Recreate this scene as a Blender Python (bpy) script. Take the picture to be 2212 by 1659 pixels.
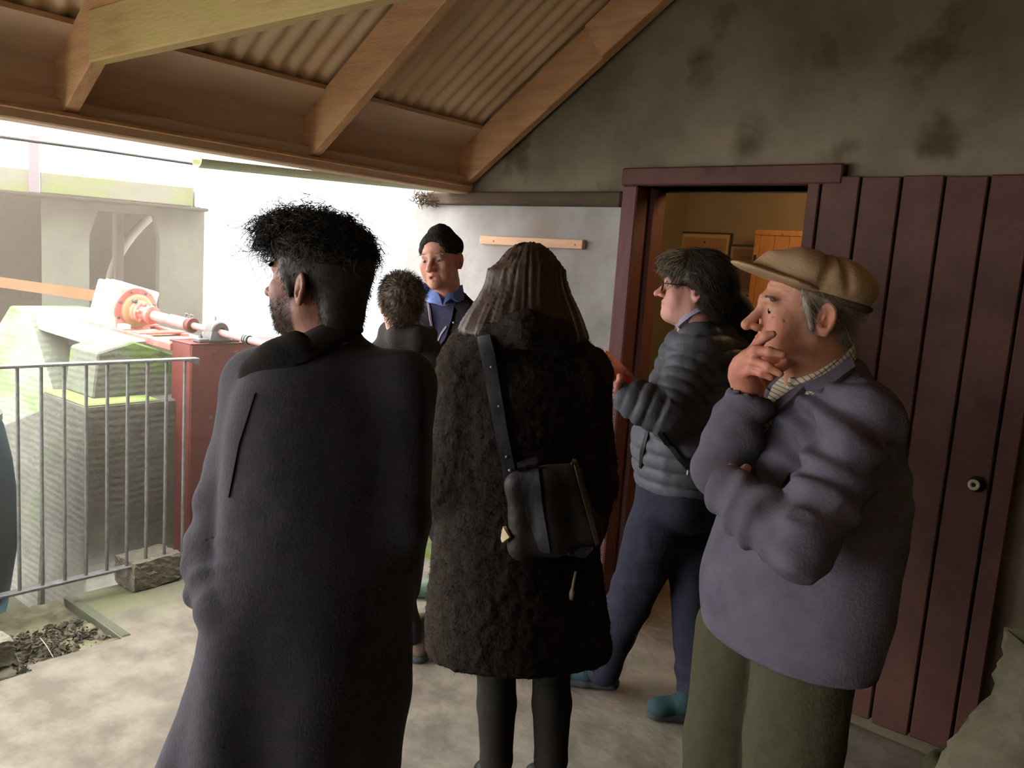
import bpy, bmesh, math, random
import numpy as np
import openvdb
from mathutils import Vector, Matrix

for o in list(bpy.data.objects): bpy.data.objects.remove(o)
random.seed(7); RNG = np.random.RandomState(7)
SC = bpy.context.scene; COL = SC.collection

# ------------------------------------------------------------------ camera
W, H, FPX, CH = 2212., 1659., 1805., 1.58
def _cal():
    d = np.array([190. - W/2, 13630. - H/2, FPX]); d /= np.linalg.norm(d); up = -d
    uw = -2200.; v = -(d[0]*uw + d[2]*FPX)/d[1]
    l = np.array([uw, v, FPX]); l /= np.linalg.norm(l)
    X = -l; Z = up; Y = np.cross(Z, X)
    return np.array([X, Y, Z])
RC = _cal(); CAM = np.array([0, 0, CH])
cd = bpy.data.cameras.new('camera'); cam = bpy.data.objects.new('camera', cd); COL.objects.link(cam)
cd.sensor_width = 36; cd.lens = FPX/W*36; cd.clip_start = .05; cd.clip_end = 200
m = Matrix.Identity(4)
for i in range(3):
    m[i][0], m[i][1], m[i][2], m[i][3] = RC[i, 0], -RC[i, 1], -RC[i, 2], CAM[i]
cam.matrix_world = m
SC.camera = cam
# ------------------------------------------------------------------ sky, light, exposure
wd = bpy.data.worlds.new('World'); SC.world = wd; wd.use_nodes = True
bg = wd.node_tree.nodes['Background']; bg.inputs[0].default_value = (.98, .985, 1.0, 1); bg.inputs[1].default_value = 5.0
vs = SC.view_settings; vs.view_transform = 'Standard'; vs.look = 'None'; vs.gamma = 1; vs.use_curve_mapping = False
vs.exposure = 0.75
ld = bpy.data.lights.new('room_lamp', 'POINT'); ld.energy = 11; ld.color = (1, .62, .28); ld.shadow_soft_size = .12
lo = bpy.data.objects.new('room_lamp', ld); COL.objects.link(lo); lo.location = (-1.2, 3.75, 2.15)

# ------------------------------------------------------------------ pixel helpers (measuring aids)
def ray(px, py): return RC @ np.array([px - W/2, py - H/2, FPX])/FPX
def at(px, py, d): return CAM + ray(px, py)*d
def onax(px, py, ax, val):
    r = ray(px, py); return CAM + r*((val - CAM[ax])/r[ax])
RH = np.array([RC[0, 0], RC[1, 0], 0]); RH /= np.linalg.norm(RH)      # camera right on the ground
FH = np.array([-RH[1], RH[0], 0])                                     # camera forward on the ground
UP = np.array([0, 0, 1.])
def nrm(v): v = np.asarray(v, float); return v/np.linalg.norm(v)

# ------------------------------------------------------------------ object helpers
ROOT = {}
def link(o, parent):
    COL.objects.link(o)
    if parent is not None: o.parent = parent
def base_of(parent):
    while parent is not None and parent.parent is not None: parent = parent.parent
    return np.array(ROOT.get(parent.name, (0, 0, 0))) if parent is not None else np.zeros(3)
def thing(name, loc, label, cat, group=None):
    o = bpy.data.objects.new(name, None); COL.objects.link(o); o.location = loc; o.empty_display_size = .1
    ROOT[o.name] = tuple(loc); o['label'] = label; o['category'] = cat
    if group: o['group'] = group
    return o
def tag(o, label, cat, group=None):
    o['label'] = label; o['category'] = cat
    if group: o['group'] = group
    return o
def mesh(name, V, F, mt, parent=None, smooth=False, label=None, kind=None, angle=None):
    V = np.asarray(V, float) - base_of(parent)
    me = bpy.data.meshes.new(name)
    if isinstance(F, np.ndarray):
        n = F.shape[1]; me.vertices.add(len(V)); me.vertices.foreach_set('co', V.astype('f4').ravel())
        me.loops.add(F.size); me.loops.foreach_set('vertex_index', F.astype('i4').ravel())
        me.polygons.add(len(F)); me.polygons.foreach_set('loop_start', np.arange(0, F.size, n, dtype='i4'))
        me.update(calc_edges=True); me.validate()
    else:
        me.from_pydata([tuple(v) for v in V], [], [tuple(f) for f in F]); me.update()
    if smooth: me.polygons.foreach_set('use_smooth', np.ones(len(me.polygons), bool))
    if angle is not None: me.set_sharp_from_angle(angle=math.radians(angle))
    me.materials.append(mt)
    o = bpy.data.objects.new(name, me); link(o, parent)
    if label: o['label'] = label
    if kind: o['kind'] = kind
    return o
def bm_out(bm):
    bm.verts.index_update(); bmesh.ops.recalc_face_normals(bm, faces=bm.faces)
    V = [tuple(v.co) for v in bm.verts]; F = [[v.index for v in f.verts] for f in bm.faces]; bm.free(); return V, F
def hull(pts, bev=0, seg=1):
    bm = bmesh.new()
    vs_ = [bm.verts.new(tuple(p)) for p in pts]
    r = bmesh.ops.convex_hull(bm, input=vs_)
    bmesh.ops.delete(bm, geom=[v for v in bm.verts if not v.link_faces], context='VERTS')
    bmesh.ops.dissolve_limit(bm, angle_limit=.02, verts=bm.verts[:], edges=bm.edges[:])
    if bev: bmesh.ops.bevel(bm, geom=bm.edges[:], offset=bev, segments=seg, affect='EDGES', clamp_overlap=True)
    return bm_out(bm)
def obox(c, ax, h, bev=0, seg=1):
    c = np.asarray(c, float); ax = [np.asarray(a, float) for a in ax]
    return hull([c + sx*h[0]*ax[0] + sy*h[1]*ax[1] + sz*h[2]*ax[2] for sx in (-1, 1) for sy in (-1, 1) for sz in (-1, 1)], bev, seg)
I3 = np.eye(3)
def box(lo, hi, bev=0, seg=1):
    lo, hi = np.array(lo, float), np.array(hi, float); return obox((lo + hi)/2, I3, (hi - lo)/2, bev, seg)
def frame(t, hint=(0, 0, 1)):
    t = nrm(t); a = np.cross(hint, t)
    if np.linalg.norm(a) < 1e-3: a = np.cross((1, 0, 0), t)
    a = nrm(a); return a, np.cross(t, a), t
def lathe(c, t, prof, n=32, hint=(0, 0, 1)):
    """prof: (distance along axis, radius) from one end to the other"""
    a, b, t = frame(t, hint); V = []; F = []; c = np.asarray(c, float)
    for (s, r) in prof:
        for k in range(n):
            q = 2*math.pi*k/n; V.append(c + t*s + r*(math.cos(q)*a + math.sin(q)*b))
    for i in range(len(prof) - 1):
        for k in range(n): F.append((i*n + k, i*n + (k + 1) % n, (i + 1)*n + (k + 1) % n, (i + 1)*n + k))
    F.append(tuple(range(n))[::-1]); F.append(tuple((len(prof) - 1)*n + k for k in range(n)))
    return V, F
def tube(pts, rad, n=10):
    pts = [np.asarray(p, float) for p in pts]; rad = rad if hasattr(rad, '__len__') else [rad]*len(pts)
    V = []; F = []; prev = None
    for i, p in enumerate(pts):
        t = nrm(pts[min(i + 1, len(pts) - 1)] - pts[max(i - 1, 0)])
        a = np.cross(t, (0.3, .2, 1)) if prev is None else prev - (prev @ t)*t
        a = nrm(a); prev = a; b = np.cross(t, a)
        for k in range(n):
            q = 2*math.pi*k/n; V.append(p + rad[i]*(math.cos(q)*a + math.sin(q)*b))
    for i in range(len(pts) - 1):
        for k in range(n): F.append((i*n + k, i*n + (k + 1) % n, (i + 1)*n + (k + 1) % n, (i + 1)*n + k))
    F.append(tuple(range(n))[::-1]); F.append(tuple((len(pts) - 1)*n + k for k in range(n)))
    return V, F
def joinvf(*L):
    V = []; F = []
    for v, f in L:
        o = len(V); V += [tuple(x) for x in v]; F += [tuple(i + o for i in q) for q in f]
    return V, F

# ------------------------------------------------------------------ materials
MATS = {}
def lin(c): return tuple(((x/255.)/12.92 if x/255. <= .04045 else ((x/255. + .055)/1.055)**2.4) for x in c)
def mat(name, cols, scale=6, rough=.8, bump=0., bscale=40, detail=6, metal=0, stretch=(1, 1, 1), attr=None, wave=None, coat=0, moss=None, spec=.3, spots=None, sheen=0, mottle=.5):
    """cols: sRGB 0-255 base colours mixed by noise"""
    if name in MATS: return MATS[name]
    mt = bpy.data.materials.new(name); mt.use_nodes = True; nt = mt.node_tree; N = nt.nodes; L = nt.links
    bs = N['Principled BSDF']; bs.inputs['Roughness'].default_value = rough; bs.inputs['Metallic'].default_value = metal
    bs.inputs['Specular IOR Level'].default_value = spec
    if coat: bs.inputs['Coat Weight'].default_value = coat
    if sheen: bs.inputs['Sheen Weight'].default_value = sheen; bs.inputs['Sheen Roughness'].default_value = .5
    tc = N.new('ShaderNodeTexCoord'); mp = N.new('ShaderNodeMapping'); L.new(tc.outputs['Object'], mp.inputs[0]); mp.inputs['Scale'].default_value = stretch
    nz = N.new('ShaderNodeTexNoise'); L.new(mp.outputs[0], nz.inputs['Vector']); nz.inputs['Scale'].default_value = scale; nz.inputs['Detail'].default_value = detail; nz.inputs['Roughness'].default_value = .62
    rp = N.new('ShaderNodeValToRGB'); L.new(nz.outputs['Fac'], rp.inputs[0])
    e = rp.color_ramp.elements; k = len(cols)
    while len(e) < k: e.new(.5)
    for i in range(k):
        e[i].position = .5 + mottle*(.0 if k == 1 else (i/(k - 1) - .5))*.72; e[i].color = (*lin(cols[i]), 1)
    col = rp.outputs['Color']
    def mixc(a, b_rgb, fac):
        mx = N.new('ShaderNodeMix'); mx.data_type = 'RGBA'; L.new(fac, mx.inputs[0]); L.new(a, mx.inputs[6])
        if isinstance(b_rgb, tuple): mx.inputs[7].default_value = (*lin(b_rgb), 1)
        else: L.new(b_rgb, mx.inputs[7])
        return mx.outputs[2]
    def ramp(src, p0, p1):
        r = N.new('ShaderNodeMapRange'); L.new(src, r.inputs[0]); r.inputs[1].default_value = p0; r.inputs[2].default_value = p1; return r.outputs[0]
    def noise(sc, det=5, st=None):
        n2 = N.new('ShaderNodeTexNoise'); n2.inputs['Scale'].default_value = sc; n2.inputs['Detail'].default_value = det
        if st:
            m2 = N.new('ShaderNodeMapping'); L.new(tc.outputs['Object'], m2.inputs[0]); m2.inputs['Scale'].default_value = st; L.new(m2.outputs[0], n2.inputs['Vector'])
        else: L.new(tc.outputs['Object'], n2.inputs['Vector'])
        return n2.outputs['Fac']
    if spots:
        for (c, sc, p0, p1) in spots: col = mixc(col, c, ramp(noise(sc), p0, p1))
    if moss:  # (colour, axis, from, to, noise scale): growth that follows height or position, broken by noise
        c, ax, f0, f1, sc = moss
        sp = N.new('ShaderNodeSeparateXYZ'); L.new(tc.outputs['Object'], sp.inputs[0])
        g = ramp(sp.outputs[ax], f0, f1)
        mm = N.new('ShaderNodeMath'); mm.operation = 'MULTIPLY'; L.new(g, mm.inputs[0]); L.new(ramp(noise(sc), .32, .62), mm.inputs[1])
        col = mixc(col, c, mm.outputs[0])
    if attr:
        at_ = N.new('ShaderNodeAttribute'); at_.attribute_name = attr; mx = N.new('ShaderNodeMix'); mx.data_type = 'RGBA'; mx.blend_type = 'MULTIPLY'; mx.inputs[0].default_value = 1
        L.new(col, mx.inputs[6]); L.new(at_.outputs['Color'], mx.inputs[7]); col = mx.outputs[2]
    L.new(col, bs.inputs['Base Color'])
    if bump or wave:
        hsrc = noise(bscale, 8, stretch if stretch != (1, 1, 1) else None)
        if wave:
            wv = N.new('ShaderNodeTexWave'); wv.bands_direction = wave[0]; wv.inputs['Scale'].default_value = wave[1]; wv.inputs['Distortion'].default_value = wave[2]; wv.inputs['Detail'].default_value = 3
            L.new(tc.outputs['Object'], wv.inputs['Vector'])
            ad = N.new('ShaderNodeMath'); ad.operation = 'MULTIPLY_ADD'; L.new(wv.outputs['Fac'], ad.inputs[0]); ad.inputs[1].default_value = wave[3]; L.new(hsrc, ad.inputs[2]); hsrc = ad.outputs[0]
        b = N.new('ShaderNodeBump'); b.inputs['Strength'].default_value = max(bump, .01); b.inputs['Distance'].default_value = .01
        L.new(hsrc, b.inputs['Height']); L.new(b.outputs[0], bs.inputs['Normal'])
    MATS[name] = mt; return mt

M_floor = mat('trowelled concrete', [(118, 110, 96), (134, 125, 109), (147, 138, 121)], 5, .85, .5, 22, mottle=.3, spots=[((112, 106, 92), 3.1, .6, .85)], moss=((92, 106, 46), 0, -3.2, -3.7, 5))
M_wallup = mat('aged render', [(104, 94, 74), (122, 111, 90), (140, 128, 106)], 2.2, .9, .5, 9, spots=[((84, 72, 48), 3.3, .55, .68), ((138, 130, 112), 1.7, .58, .78)])
M_wallow = mat('pale render', [(142, 137, 131), (157, 152, 146), (167, 163, 158)], 4, .9, .5, 30, spots=[((150, 132, 118), 2.2, .56, .76)], moss=((120, 138, 70), 2, .32, .0, 6))
M_wood = mat('rafter pine', [(184, 138, 94), (198, 152, 106), (208, 164, 118)], 5, .75, .25, 30, stretch=(1, 6, 6))
M_wood2 = mat('eave timber', [(206, 174, 140), (216, 186, 154)], 5, .8, .25, 30, stretch=(6, 1, 6))
M_tie = mat('tie beam timber', [(168, 142, 88), (184, 158, 104), (176, 162, 92)], 4, .8, .25, 24, stretch=(1, 6, 6))
M_newwood = mat('fresh pine', [(206, 158, 122), (222, 176, 140)], 7, .6, .15, 30, stretch=(1, 8, 8))
M_sheet = mat('roof sheet', [(198, 166, 124), (208, 176, 134), (216, 188, 148)], 3, .7, .1, 30)
M_red = mat('dark red paint', [(84, 52, 44), (94, 60, 50), (102, 66, 56)], 6, .6, .2, 40, spots=[((66, 42, 38), 5, .6, .75)])
M_redframe = mat('red door frame paint', [(96, 58, 54), (112, 70, 66)], 8, .6, .2, 30, stretch=(6, 6, 1))
M_redsteel = mat('red oxide steel', [(106, 46, 40), (120, 56, 48)], 6, .5, .1, 40)
M_redmach = mat('faded red machine paint', [(196, 92, 84), (208, 112, 100), (214, 140, 122)], 9, .5, .15, 40, spots=[((196, 190, 140), 7, .6, .75)])
M_creammach = mat('chalky cream machine paint', [(226, 220, 200), (236, 232, 216)], 6, .6, .1, 30)
M_shaft = mat('pink worn shaft paint', [(176, 130, 124), (190, 148, 142)], 12, .45, .1, 50)
M_iron = mat('grey iron', [(96, 92, 88), (112, 108, 104)], 8, .5, .1, 50, metal=.3)
M_galv = mat('galvanised steel', [(112, 112, 108), (128, 128, 124), (146, 146, 142)], 30, .5, .1, 60, metal=.25)
M_conc = mat('board marked concrete', [(92, 90, 80), (106, 104, 92), (118, 116, 104)], 5, .9, .5, 40, wave=('Z', 9, 3, .3), spots=[((88, 100, 66), 2.6, .54, .7)])
M_conctop = mat('mossy concrete', [(120, 142, 70), (136, 156, 84), (150, 166, 108)], 7, .9, .4, 40)
M_concpale = mat('pale concrete', [(196, 196, 188), (212, 212, 204)], 5, .9, .4, 40, spots=[((186, 204, 148), 3, .56, .7)])
M_block = mat('breeze block', [(122, 114, 98), (142, 134, 116)], 22, .95, .9, 90)
M_dirt = mat('damp soil', [(92, 86, 70), (124, 118, 92), (148, 146, 112)], 9, .95, .8, 40)
M_stone = mat('rubble stone', [(108, 102, 78), (126, 120, 96), (142, 136, 112)], 8, .95, .6, 40)
M_lintel = mat('mossy lintel concrete', [(104, 103, 88), (114, 112, 98)], 6, .9, .4, 40, spots=[((98, 112, 50), 2.4, .46, .62), ((120, 108, 112), 1.9, .56, .7)])
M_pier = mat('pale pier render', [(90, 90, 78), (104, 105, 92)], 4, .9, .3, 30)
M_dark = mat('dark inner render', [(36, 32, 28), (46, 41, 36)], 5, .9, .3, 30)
M_white = mat('white limewash', [(232, 234, 232), (240, 242, 240)], 4, .9, .2, 20)
M_teal = mat('dark teal paint', [(26, 50, 56), (34, 60, 64)], 5, .5, .1, 30)
M_roomwall = mat('ochre room wall', [(140, 120, 84), (156, 134, 96)], 5, .9, .3, 20)
M_roomleft = mat('olive room wall', [(128, 118, 80), (140, 128, 88)], 5, .9, .3, 20)
M_pine = mat('varnished pine', [(196, 126, 60), (212, 146, 76)], 6, .5, .1, 30, stretch=(8, 8, 1), spots=[((150, 84, 36), 19, .66, .74)])
M_frame = mat('dark picture frame', [(40, 24, 14), (52, 32, 18)], 9, .5)
M_card = mat('cream mount card', [(196, 164, 106), (204, 172, 114)], 9, .9)
M_paper = mat('aged paper', [(164, 116, 70), (178, 130, 82)], 9, .9)
M_ink = mat('printing ink', [(60, 36, 18)], 9, .9)
M_knob = mat('worn ceramic knob', [(176, 168, 140), (196, 190, 164)], 20, .35, .2, 60)
M_black = mat('black iron', [(26, 24, 20), (34, 32, 28)], 12, .5)
M_moss = mat('pale mossy gutter', [(214, 226, 182), (226, 234, 204)], 14, .8, .4, 50)
M_thatch = mat('dry debris', [(70, 56, 40), (96, 78, 58)], 20, .95, .8, 60)

# ------------------------------------------------------------------ structure
def S(name, VF, mt, parent=None, smooth=False, angle=None):
    o = mesh(name, VF[0], VF[1], mt, parent, smooth, angle=angle)
    if parent is None: o['kind'] = 'structure'
    return o
YW = 3.10
# floor slab: grid with light unevenness, a corner left out for the soil patch
def grid(x0, x1, y0, y1, step, zf, keep):
    xs = np.arange(x0, x1 + 1e-6, step); ys = np.arange(y0, y1 + 1e-6, step); V = []; F = []
    idx = {}
    for i, x in enumerate(xs):
        for j, y in enumerate(ys): idx[i, j] = len(V); V.append((x, y, zf(x, y)))
    for i in range(len(xs) - 1):
        for j in range(len(ys) - 1):
            if keep((xs[i] + xs[i + 1])/2, (ys[j] + ys[j + 1])/2): F.append((idx[i, j], idx[i + 1, j], idx[i + 1, j + 1], idx[i, j + 1]))
    return V, F
def pit(x, y): return x < -3.12 + .1*(y - 1.1)*-1 and y < 1.5
zfl = lambda x, y: .006*math.sin(x*5.1 + y*2.3)*math.sin(y*4.3 - x*1.7) - .004
def zf2(x, y): return zfl(x, y) - (.3 if pit(x, y) else 0)
V, F = grid(-3.7, 2.6, -3, 5.0, .05, zfl, lambda x, y: not pit(x, y))
floor = S('floor', (V, F), M_floor, smooth=True)
# raised slab edge beside the soil
S('trim_1', box((-3.7, 1.5, -.12), (-3.155, 1.545, .002), .008), mat('mossy slab edge', [(96, 100, 78), (110, 112, 92)], 8, .9, .4, 30))

# back (gable) wall, with the doorway cut out, in pieces of one mesh
RS = .69; RX0, RZ0 = -2.83, 1.98             # underside of rafters: z = RZ0 + RS*(x-RX0)
def zr(x): return RZ0 + RS*(x - RX0)
def prism(poly, y0, y1):
    n = len(poly); V = [(x, y0, z) for x, z in poly] + [(x, y1, z) for x, z in poly]
    F = [tuple(range(n))[::-1], tuple(range(n, 2*n))] + [(i, (i + 1) % n, n + (i + 1) % n, n + i) for i in range(n)]
    return V, F
DX0, DX1, DZ = -1.905, -1.12, 1.95
XR = .9                                      # ridge x
zt = .17
w1 = joinvf(prism([(-2.95, 1.86), (DX0 - .07, 1.86), (DX0 - .07, zr(DX0 - .07) + zt), (-2.95, zr(-2.95) + zt)], YW, YW + .25),
            prism([(DX0 - .07, DZ), (DX1, DZ), (DX1, zr(DX1) + zt), (DX0 - .07, zr(DX0 - .07) + zt)], YW, YW + .25),
            prism([(DX1, -.1), (XR, -.1), (XR, zr(XR) + zt), (DX1, zr(DX1) + zt)], YW, YW + .25),
            prism([(XR, -.1), (2.7, -.1), (2.7, zr(XR) - RS*1.8 + zt), (XR, zr(XR) + zt)], YW, YW + .25))
S('wall_back', w1, M_wallup)
# pale lower part of the same wall, left of the doorway, with a battered, slightly rough outer end
def lowwall():
    V = []; F = []; nz_, nx_ = 26, 24
    for side, yy in ((0, YW - .012), (1, YW + .25)):
        for j in range(nz_ + 1):
            z = -.25 + (1.875 + .25)*j/nz_
            xl = -3.26 - .2*max(0, (1.9 - z))**1.1 + .012*math.sin(z*31) + .01*math.sin(z*57 + 1)
            for i in range(nx_ + 1):
                x = xl + (DX0 - .07 - xl)*i/nx_
                V.append((x, yy + (.006*math.sin(7*x + 3*z)*math.sin(5*z) if side == 0 else 0), z))
    n = (nz_ + 1)*(nx_ + 1); r = nx_ + 1
    for s in (0, 1):
        for j in range(nz_):
            for i in range(nx_):
                q = (s*n + j*r + i, s*n + j*r + i + 1, s*n + (j + 1)*r + i + 1, s*n + (j + 1)*r + i)
                F.append(q if s == 0 else q[::-1])
    for j in range(nz_):
        F.append((j*r, (j + 1)*r, n + (j + 1)*r, n + j*r)); F.append((j*r + nx_, n + j*r + nx_, n + (j + 1)*r + nx_, (j + 1)*r + nx_))
    for i in range(nx_): a = nz_*r + i; F.append((a, a + 1, n + a + 1, n + a))
    return V, F
S('wall_back', lowwall(), M_wallow, smooth=True, angle=35)
# right and front walls and the far slope, out of view; gap in front wall added for fill light
S('wall_right', box((2.6, -3, -.1), (2.8, 3.35, 3.4)), M_wallup)
S('wall_front', joinvf(box((-2.7, -3.2, -.1), (-2.2, -3, 2.0)), box((-1.3, -3.2, -.1), (2.8, -3, 2.0)), box((-2.7, -3.2, 2.0), (2.8, -3, 4.6))), M_wallup)
# room behind the doorway
S('wall_room', joinvf(box((-2.72, 4.8, -.1), (.6, 4.95, 2.7))), M_roomwall)
S('wall_room_left', box((-2.8, 3.35, -.1), (-2.62, 4.95, 2.7)), M_roomleft)
S('wall_room_right', box((.5, 3.35, -.1), (.65, 4.95, 2.7)), M_roomwall)
S('ceiling_room', box((-2.8, 3.35, 2.6), (.65, 4.95, 2.7)), M_roomwall)
# door frame
fr = thing('door_frame', (DX0, YW, 0), 'dark red painted timber frame around the open doorway', 'door frame')
def P(parent, name, VF, mt, **k): return mesh(name, VF[0], VF[1], mt, parent, **k)
P(fr, 'jamb', box((DX0 - .075, YW - .045, 0), (DX0, YW + .2, DZ), .006), M_redframe)
P(fr, 'jamb', box((DX1 + .0, YW - .02, 0), (DX1 + .06, YW + .2, DZ), .006), M_redframe)
P(fr, 'door_stop', box((DX0, YW + .06, 0), (DX0 + .022, YW + .1, DZ), .004), M_redframe)
P(fr, 'lintel_board', box((-1.985, YW - .05, DZ), (-1.065, YW + .2, 2.022), .006), M_red)  # darker red than the jambs, standing in for less light on the lintel
# door leaf folded back against the wall: planks are parts
door = S('door_1', box((-1.185, YW - .022, .055), (-.405, YW - .004, 1.972)), M_red)
jx = [-1.19, -1.138, -1.0, -.865, -.73, -.6, -.467, -.40]
for i in range(7):
    dz = [0, .004, -.002, .003, -.003, .002, 0][i]
    P(door, 'plank', box((jx[i] + .004, YW - .045, .05 + dz), (jx[i + 1] - .004, YW - .021, 1.975 + dz*.6), .004), M_red)
kn = onax(2101, 1047, 1, YW - .075)
kb = P(door, 'door_knob', lathe((kn[0] + .008, YW - .047, kn[2]), (0, -1, 0), [(0, .026), (.004, .027), (.01, .02), (.014, .011), (.02, .011)]), M_black, smooth=True, angle=40, label='black iron backplate of the knob')
P(kb, 'knob_ring', lathe((kn[0] + .003, YW - .066, kn[2]), (0, -1, 0), [(0, .010), (.002, .0165), (.008, .0185), (.012, .0175), (.0135, .0145), (.0125, .0078), (.006, .0072)], 28), M_knob, smooth=True, label='pale worn ring of the knob')
hx = [(kn[0] + .003 + .0078*math.cos(q*math.pi/3), YW - .0745, kn[2] + .0078*math.sin(q*math.pi/3)) for q in range(6)]
P(kb, 'spindle', hull([h for h in hx] + [(x, y + .012, z) for x, y, z in hx]), M_black)

# roof slope: corrugated sheet under which rafters run
def sheet():
    V = []; F = []; ys = np.arange(-3.2, 3.36, .0127); us = [0, .9, 1.8, 2.7, 4.6]
    for u in us:
        x = -3.05 + u*math.cos(math.atan(RS)); z0 = zr(x) + zt + .065
        for y in ys: V.append((x, y, z0 + .009*math.sin(y*2*math.pi/.076)))
    n = len(ys)
    for i in range(len(us) - 1):
        for j in range(n - 1): F.append((i*n + j, i*n + j + 1, (i + 1)*n + j + 1, (i + 1)*n + j))
    return V, F
roof = S('ceiling', sheet(), M_sheet, smooth=True)
V = []; 
S('ceiling_far_slope', joinvf(hull([(XR - .2, -3.2, zr(XR) + .3), (2.9, -3.2, zr(XR) - RS*2 + .3), (XR - .2, 3.36, zr(XR) + .3), (2.9, 3.36, zr(XR) - RS*2 + .3), (XR - .2, -3.2, zr(XR) + .36), (2.9, -3.2, zr(XR) - RS*2 + .36), (XR - .2, 3.36, zr(XR) + .36), (2.9, 3.36, zr(XR) - RS*2 + .36)])), M_sheet)
sl = nrm((1, 0, RS)); nn = nrm((-RS, 0, 1))
def rafter(y, name='rafter', x0=-2.87, x1=XR, dep=.17, w=.048):
    a = np.array([x0, y, zr(x0)]); L_ = (x1 - x0)/sl[0]
    return obox(a + sl*L_/2 + nn*dep/2*.98, (sl, (0, 1, 0), nn), (L_/2, w/2, dep/2), .004)
for y in (3.07, 2.155, 1.21, .27, -.67, -1.6, -2.5): P(roof, 'rafter', rafter(y - .024), M_wood)
P(roof, 'rafter_cleat', obox(np.array([-1.70, 3.012, zr(-1.70)]) + nn*.075, (sl, (0, 1, 0), nn), (.5, .017, .085), .004), M_wood)
for x in (-1.86, -.3): P(roof, 'purlin', obox((x, .05, zr(x) + zt + .02), ((0, 1, 0), sl, nn), (3.1, .038, .026), .004), M_wood2)
tie = S('trim_2', box((-2.66, 1.155, 2.09), (2.2, 1.20, 2.24), .005), M_tie)
tie.name = 'trim_2'
# eave plate, ledge strip and lower board
S('trim_3', box((-2.96, -3.1, 1.915), (-2.862, 3.08, 2.0), .005), M_wood2)
S('trim_7', box((-2.945, -3.1, 1.99), (-2.905, 3.08, 2.19), .004), M_wood2)
S('trim_4', box((-2.862, -3.1, 1.945), (-2.84, 3.06, 1.96), .003), M_wood)
S('trim_5', obox(np.array([-2.79, -.02, zr(-2.79)]) + nn*(.17), (sl, (0, 1, 0), nn), (.13, 3.08, .012)), M_wood2)
# beam along the wall head, and straw-like debris on its outer end
S('trim_6', box((-3.16, YW - .05, 1.862), (DX0 - .075, YW + .02, 1.925), .008), mat('dark old timber', [(78, 64, 50), (92, 76, 60)], 5, .9, .4, 30, stretch=(1, 6, 6)))

# scattering volume added in the shed to stand in for veiling lens glare
hz = bpy.data.materials.new('lens glare veil'); hz.use_nodes = True; hz.node_tree.nodes.clear()
vo = hz.node_tree.nodes.new('ShaderNodeVolumeScatter'); ho_ = hz.node_tree.nodes.new('ShaderNodeOutputMaterial'); hz.node_tree.links.new(vo.outputs[0], ho_.inputs['Volume'])
vo.inputs['Color'].default_value = (1, .82, .62, 1); vo.inputs['Density'].default_value = .046; vo.inputs['Anisotropy'].default_value = .4
hzo = mesh('glare_veil', *prism([(-2.83, .01), (2.55, .01), (2.55, 3.2), (XR, zr(XR) - .05), (-2.83, 1.9)], -2.98, 3.04), hz, kind='stuff'); hzo['label'] = 'thin warm volume added in the shed to stand in for lens glare'
# ------------------------------------------------------------------ outdoors
S('ground_outside', box((-14, -6, -.5), (-3.68, 14, -.3)), mat('dark mossy yard', [(66, 68, 50), (82, 82, 64)], 4, .95, .4, 30))
S('ground_yard', box((-3.68, -14, -.2), (8, -3.0, -.05)), M_conc)
S('wall_far', joinvf(box((-9.3, 2.2, -.5), (-9.0, 13, 4.2)), box((-9.0, 9.0, -.5), (-2.5, 9.3, 4.2))), M_white)
# neighbouring concrete structure: lintel over chamfered opening
LA, LB = at(75, 370, 5.3), at(418, 405, 5.77); LA[2] = LB[2] = (LA[2] + LB[2])/2
dv = nrm((LB - LA)*(1, 1, 0)); nv = np.array([dv[1], -dv[0], 0])           # nv points towards the shed
if nv @ FH > 0: nv = -nv
Lz1 = LA[2]; Lz0 = at(75, 415, 5.3)[2]
def sp(s, n, z): return LA*(1, 1, 0) + dv*s + nv*n + UP*z
def sbox(s0, s1, n0, n1, z0, z1, bev=.006):
    return obox(sp((s0 + s1)/2, (n0 + n1)/2, (z0 + z1)/2), (dv, nv, UP), ((s1 - s0)/2, (n1 - n0)/2, (z1 - z0)/2), bev)
SL = np.linalg.norm((LB - LA)[:2])
nb = thing('concrete_shelter', sp(SL/2, -.3, -.3), 'pale concrete shelter with mossy lintel over a chamfered dark doorway beyond the railing', 'shelter')
P(nb, 'lintel', sbox(.03, SL, -.14, 0, Lz0, Lz1), M_lintel)
P(nb, 'lintel', sbox(-1.6, -.03, -.14, 0, Lz0 - .01, Lz1 + .01), M_lintel)
P(nb, 'divider_post', sbox(-.035, .025, -.12, .012, Lz0 - .005, Lz1 + .22), mat('mauve post paint', [(112, 100, 106), (122, 108, 114)], 6, .8))
P(nb, 'corner_post', sbox(SL + .012, SL + .06, -.14, .0, Lz0, Lz1 + .21), M_white)
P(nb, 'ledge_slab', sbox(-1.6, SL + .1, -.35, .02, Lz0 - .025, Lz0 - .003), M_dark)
def sx(px, n=-.2): # s coordinate at a pixel column, on plane n
    o = sp(0, n, 0); r = ray(px, 560); t = ((o - CAM) @ nv)/(r @ nv); return (CAM + r*t - o) @ dv
def szz(px, py, n=-.2):
    o = sp(0, n, 0); r = ray(px, py); t = ((o - CAM) @ nv)/(r @ nv); return (CAM + r*t)[2]
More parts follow.
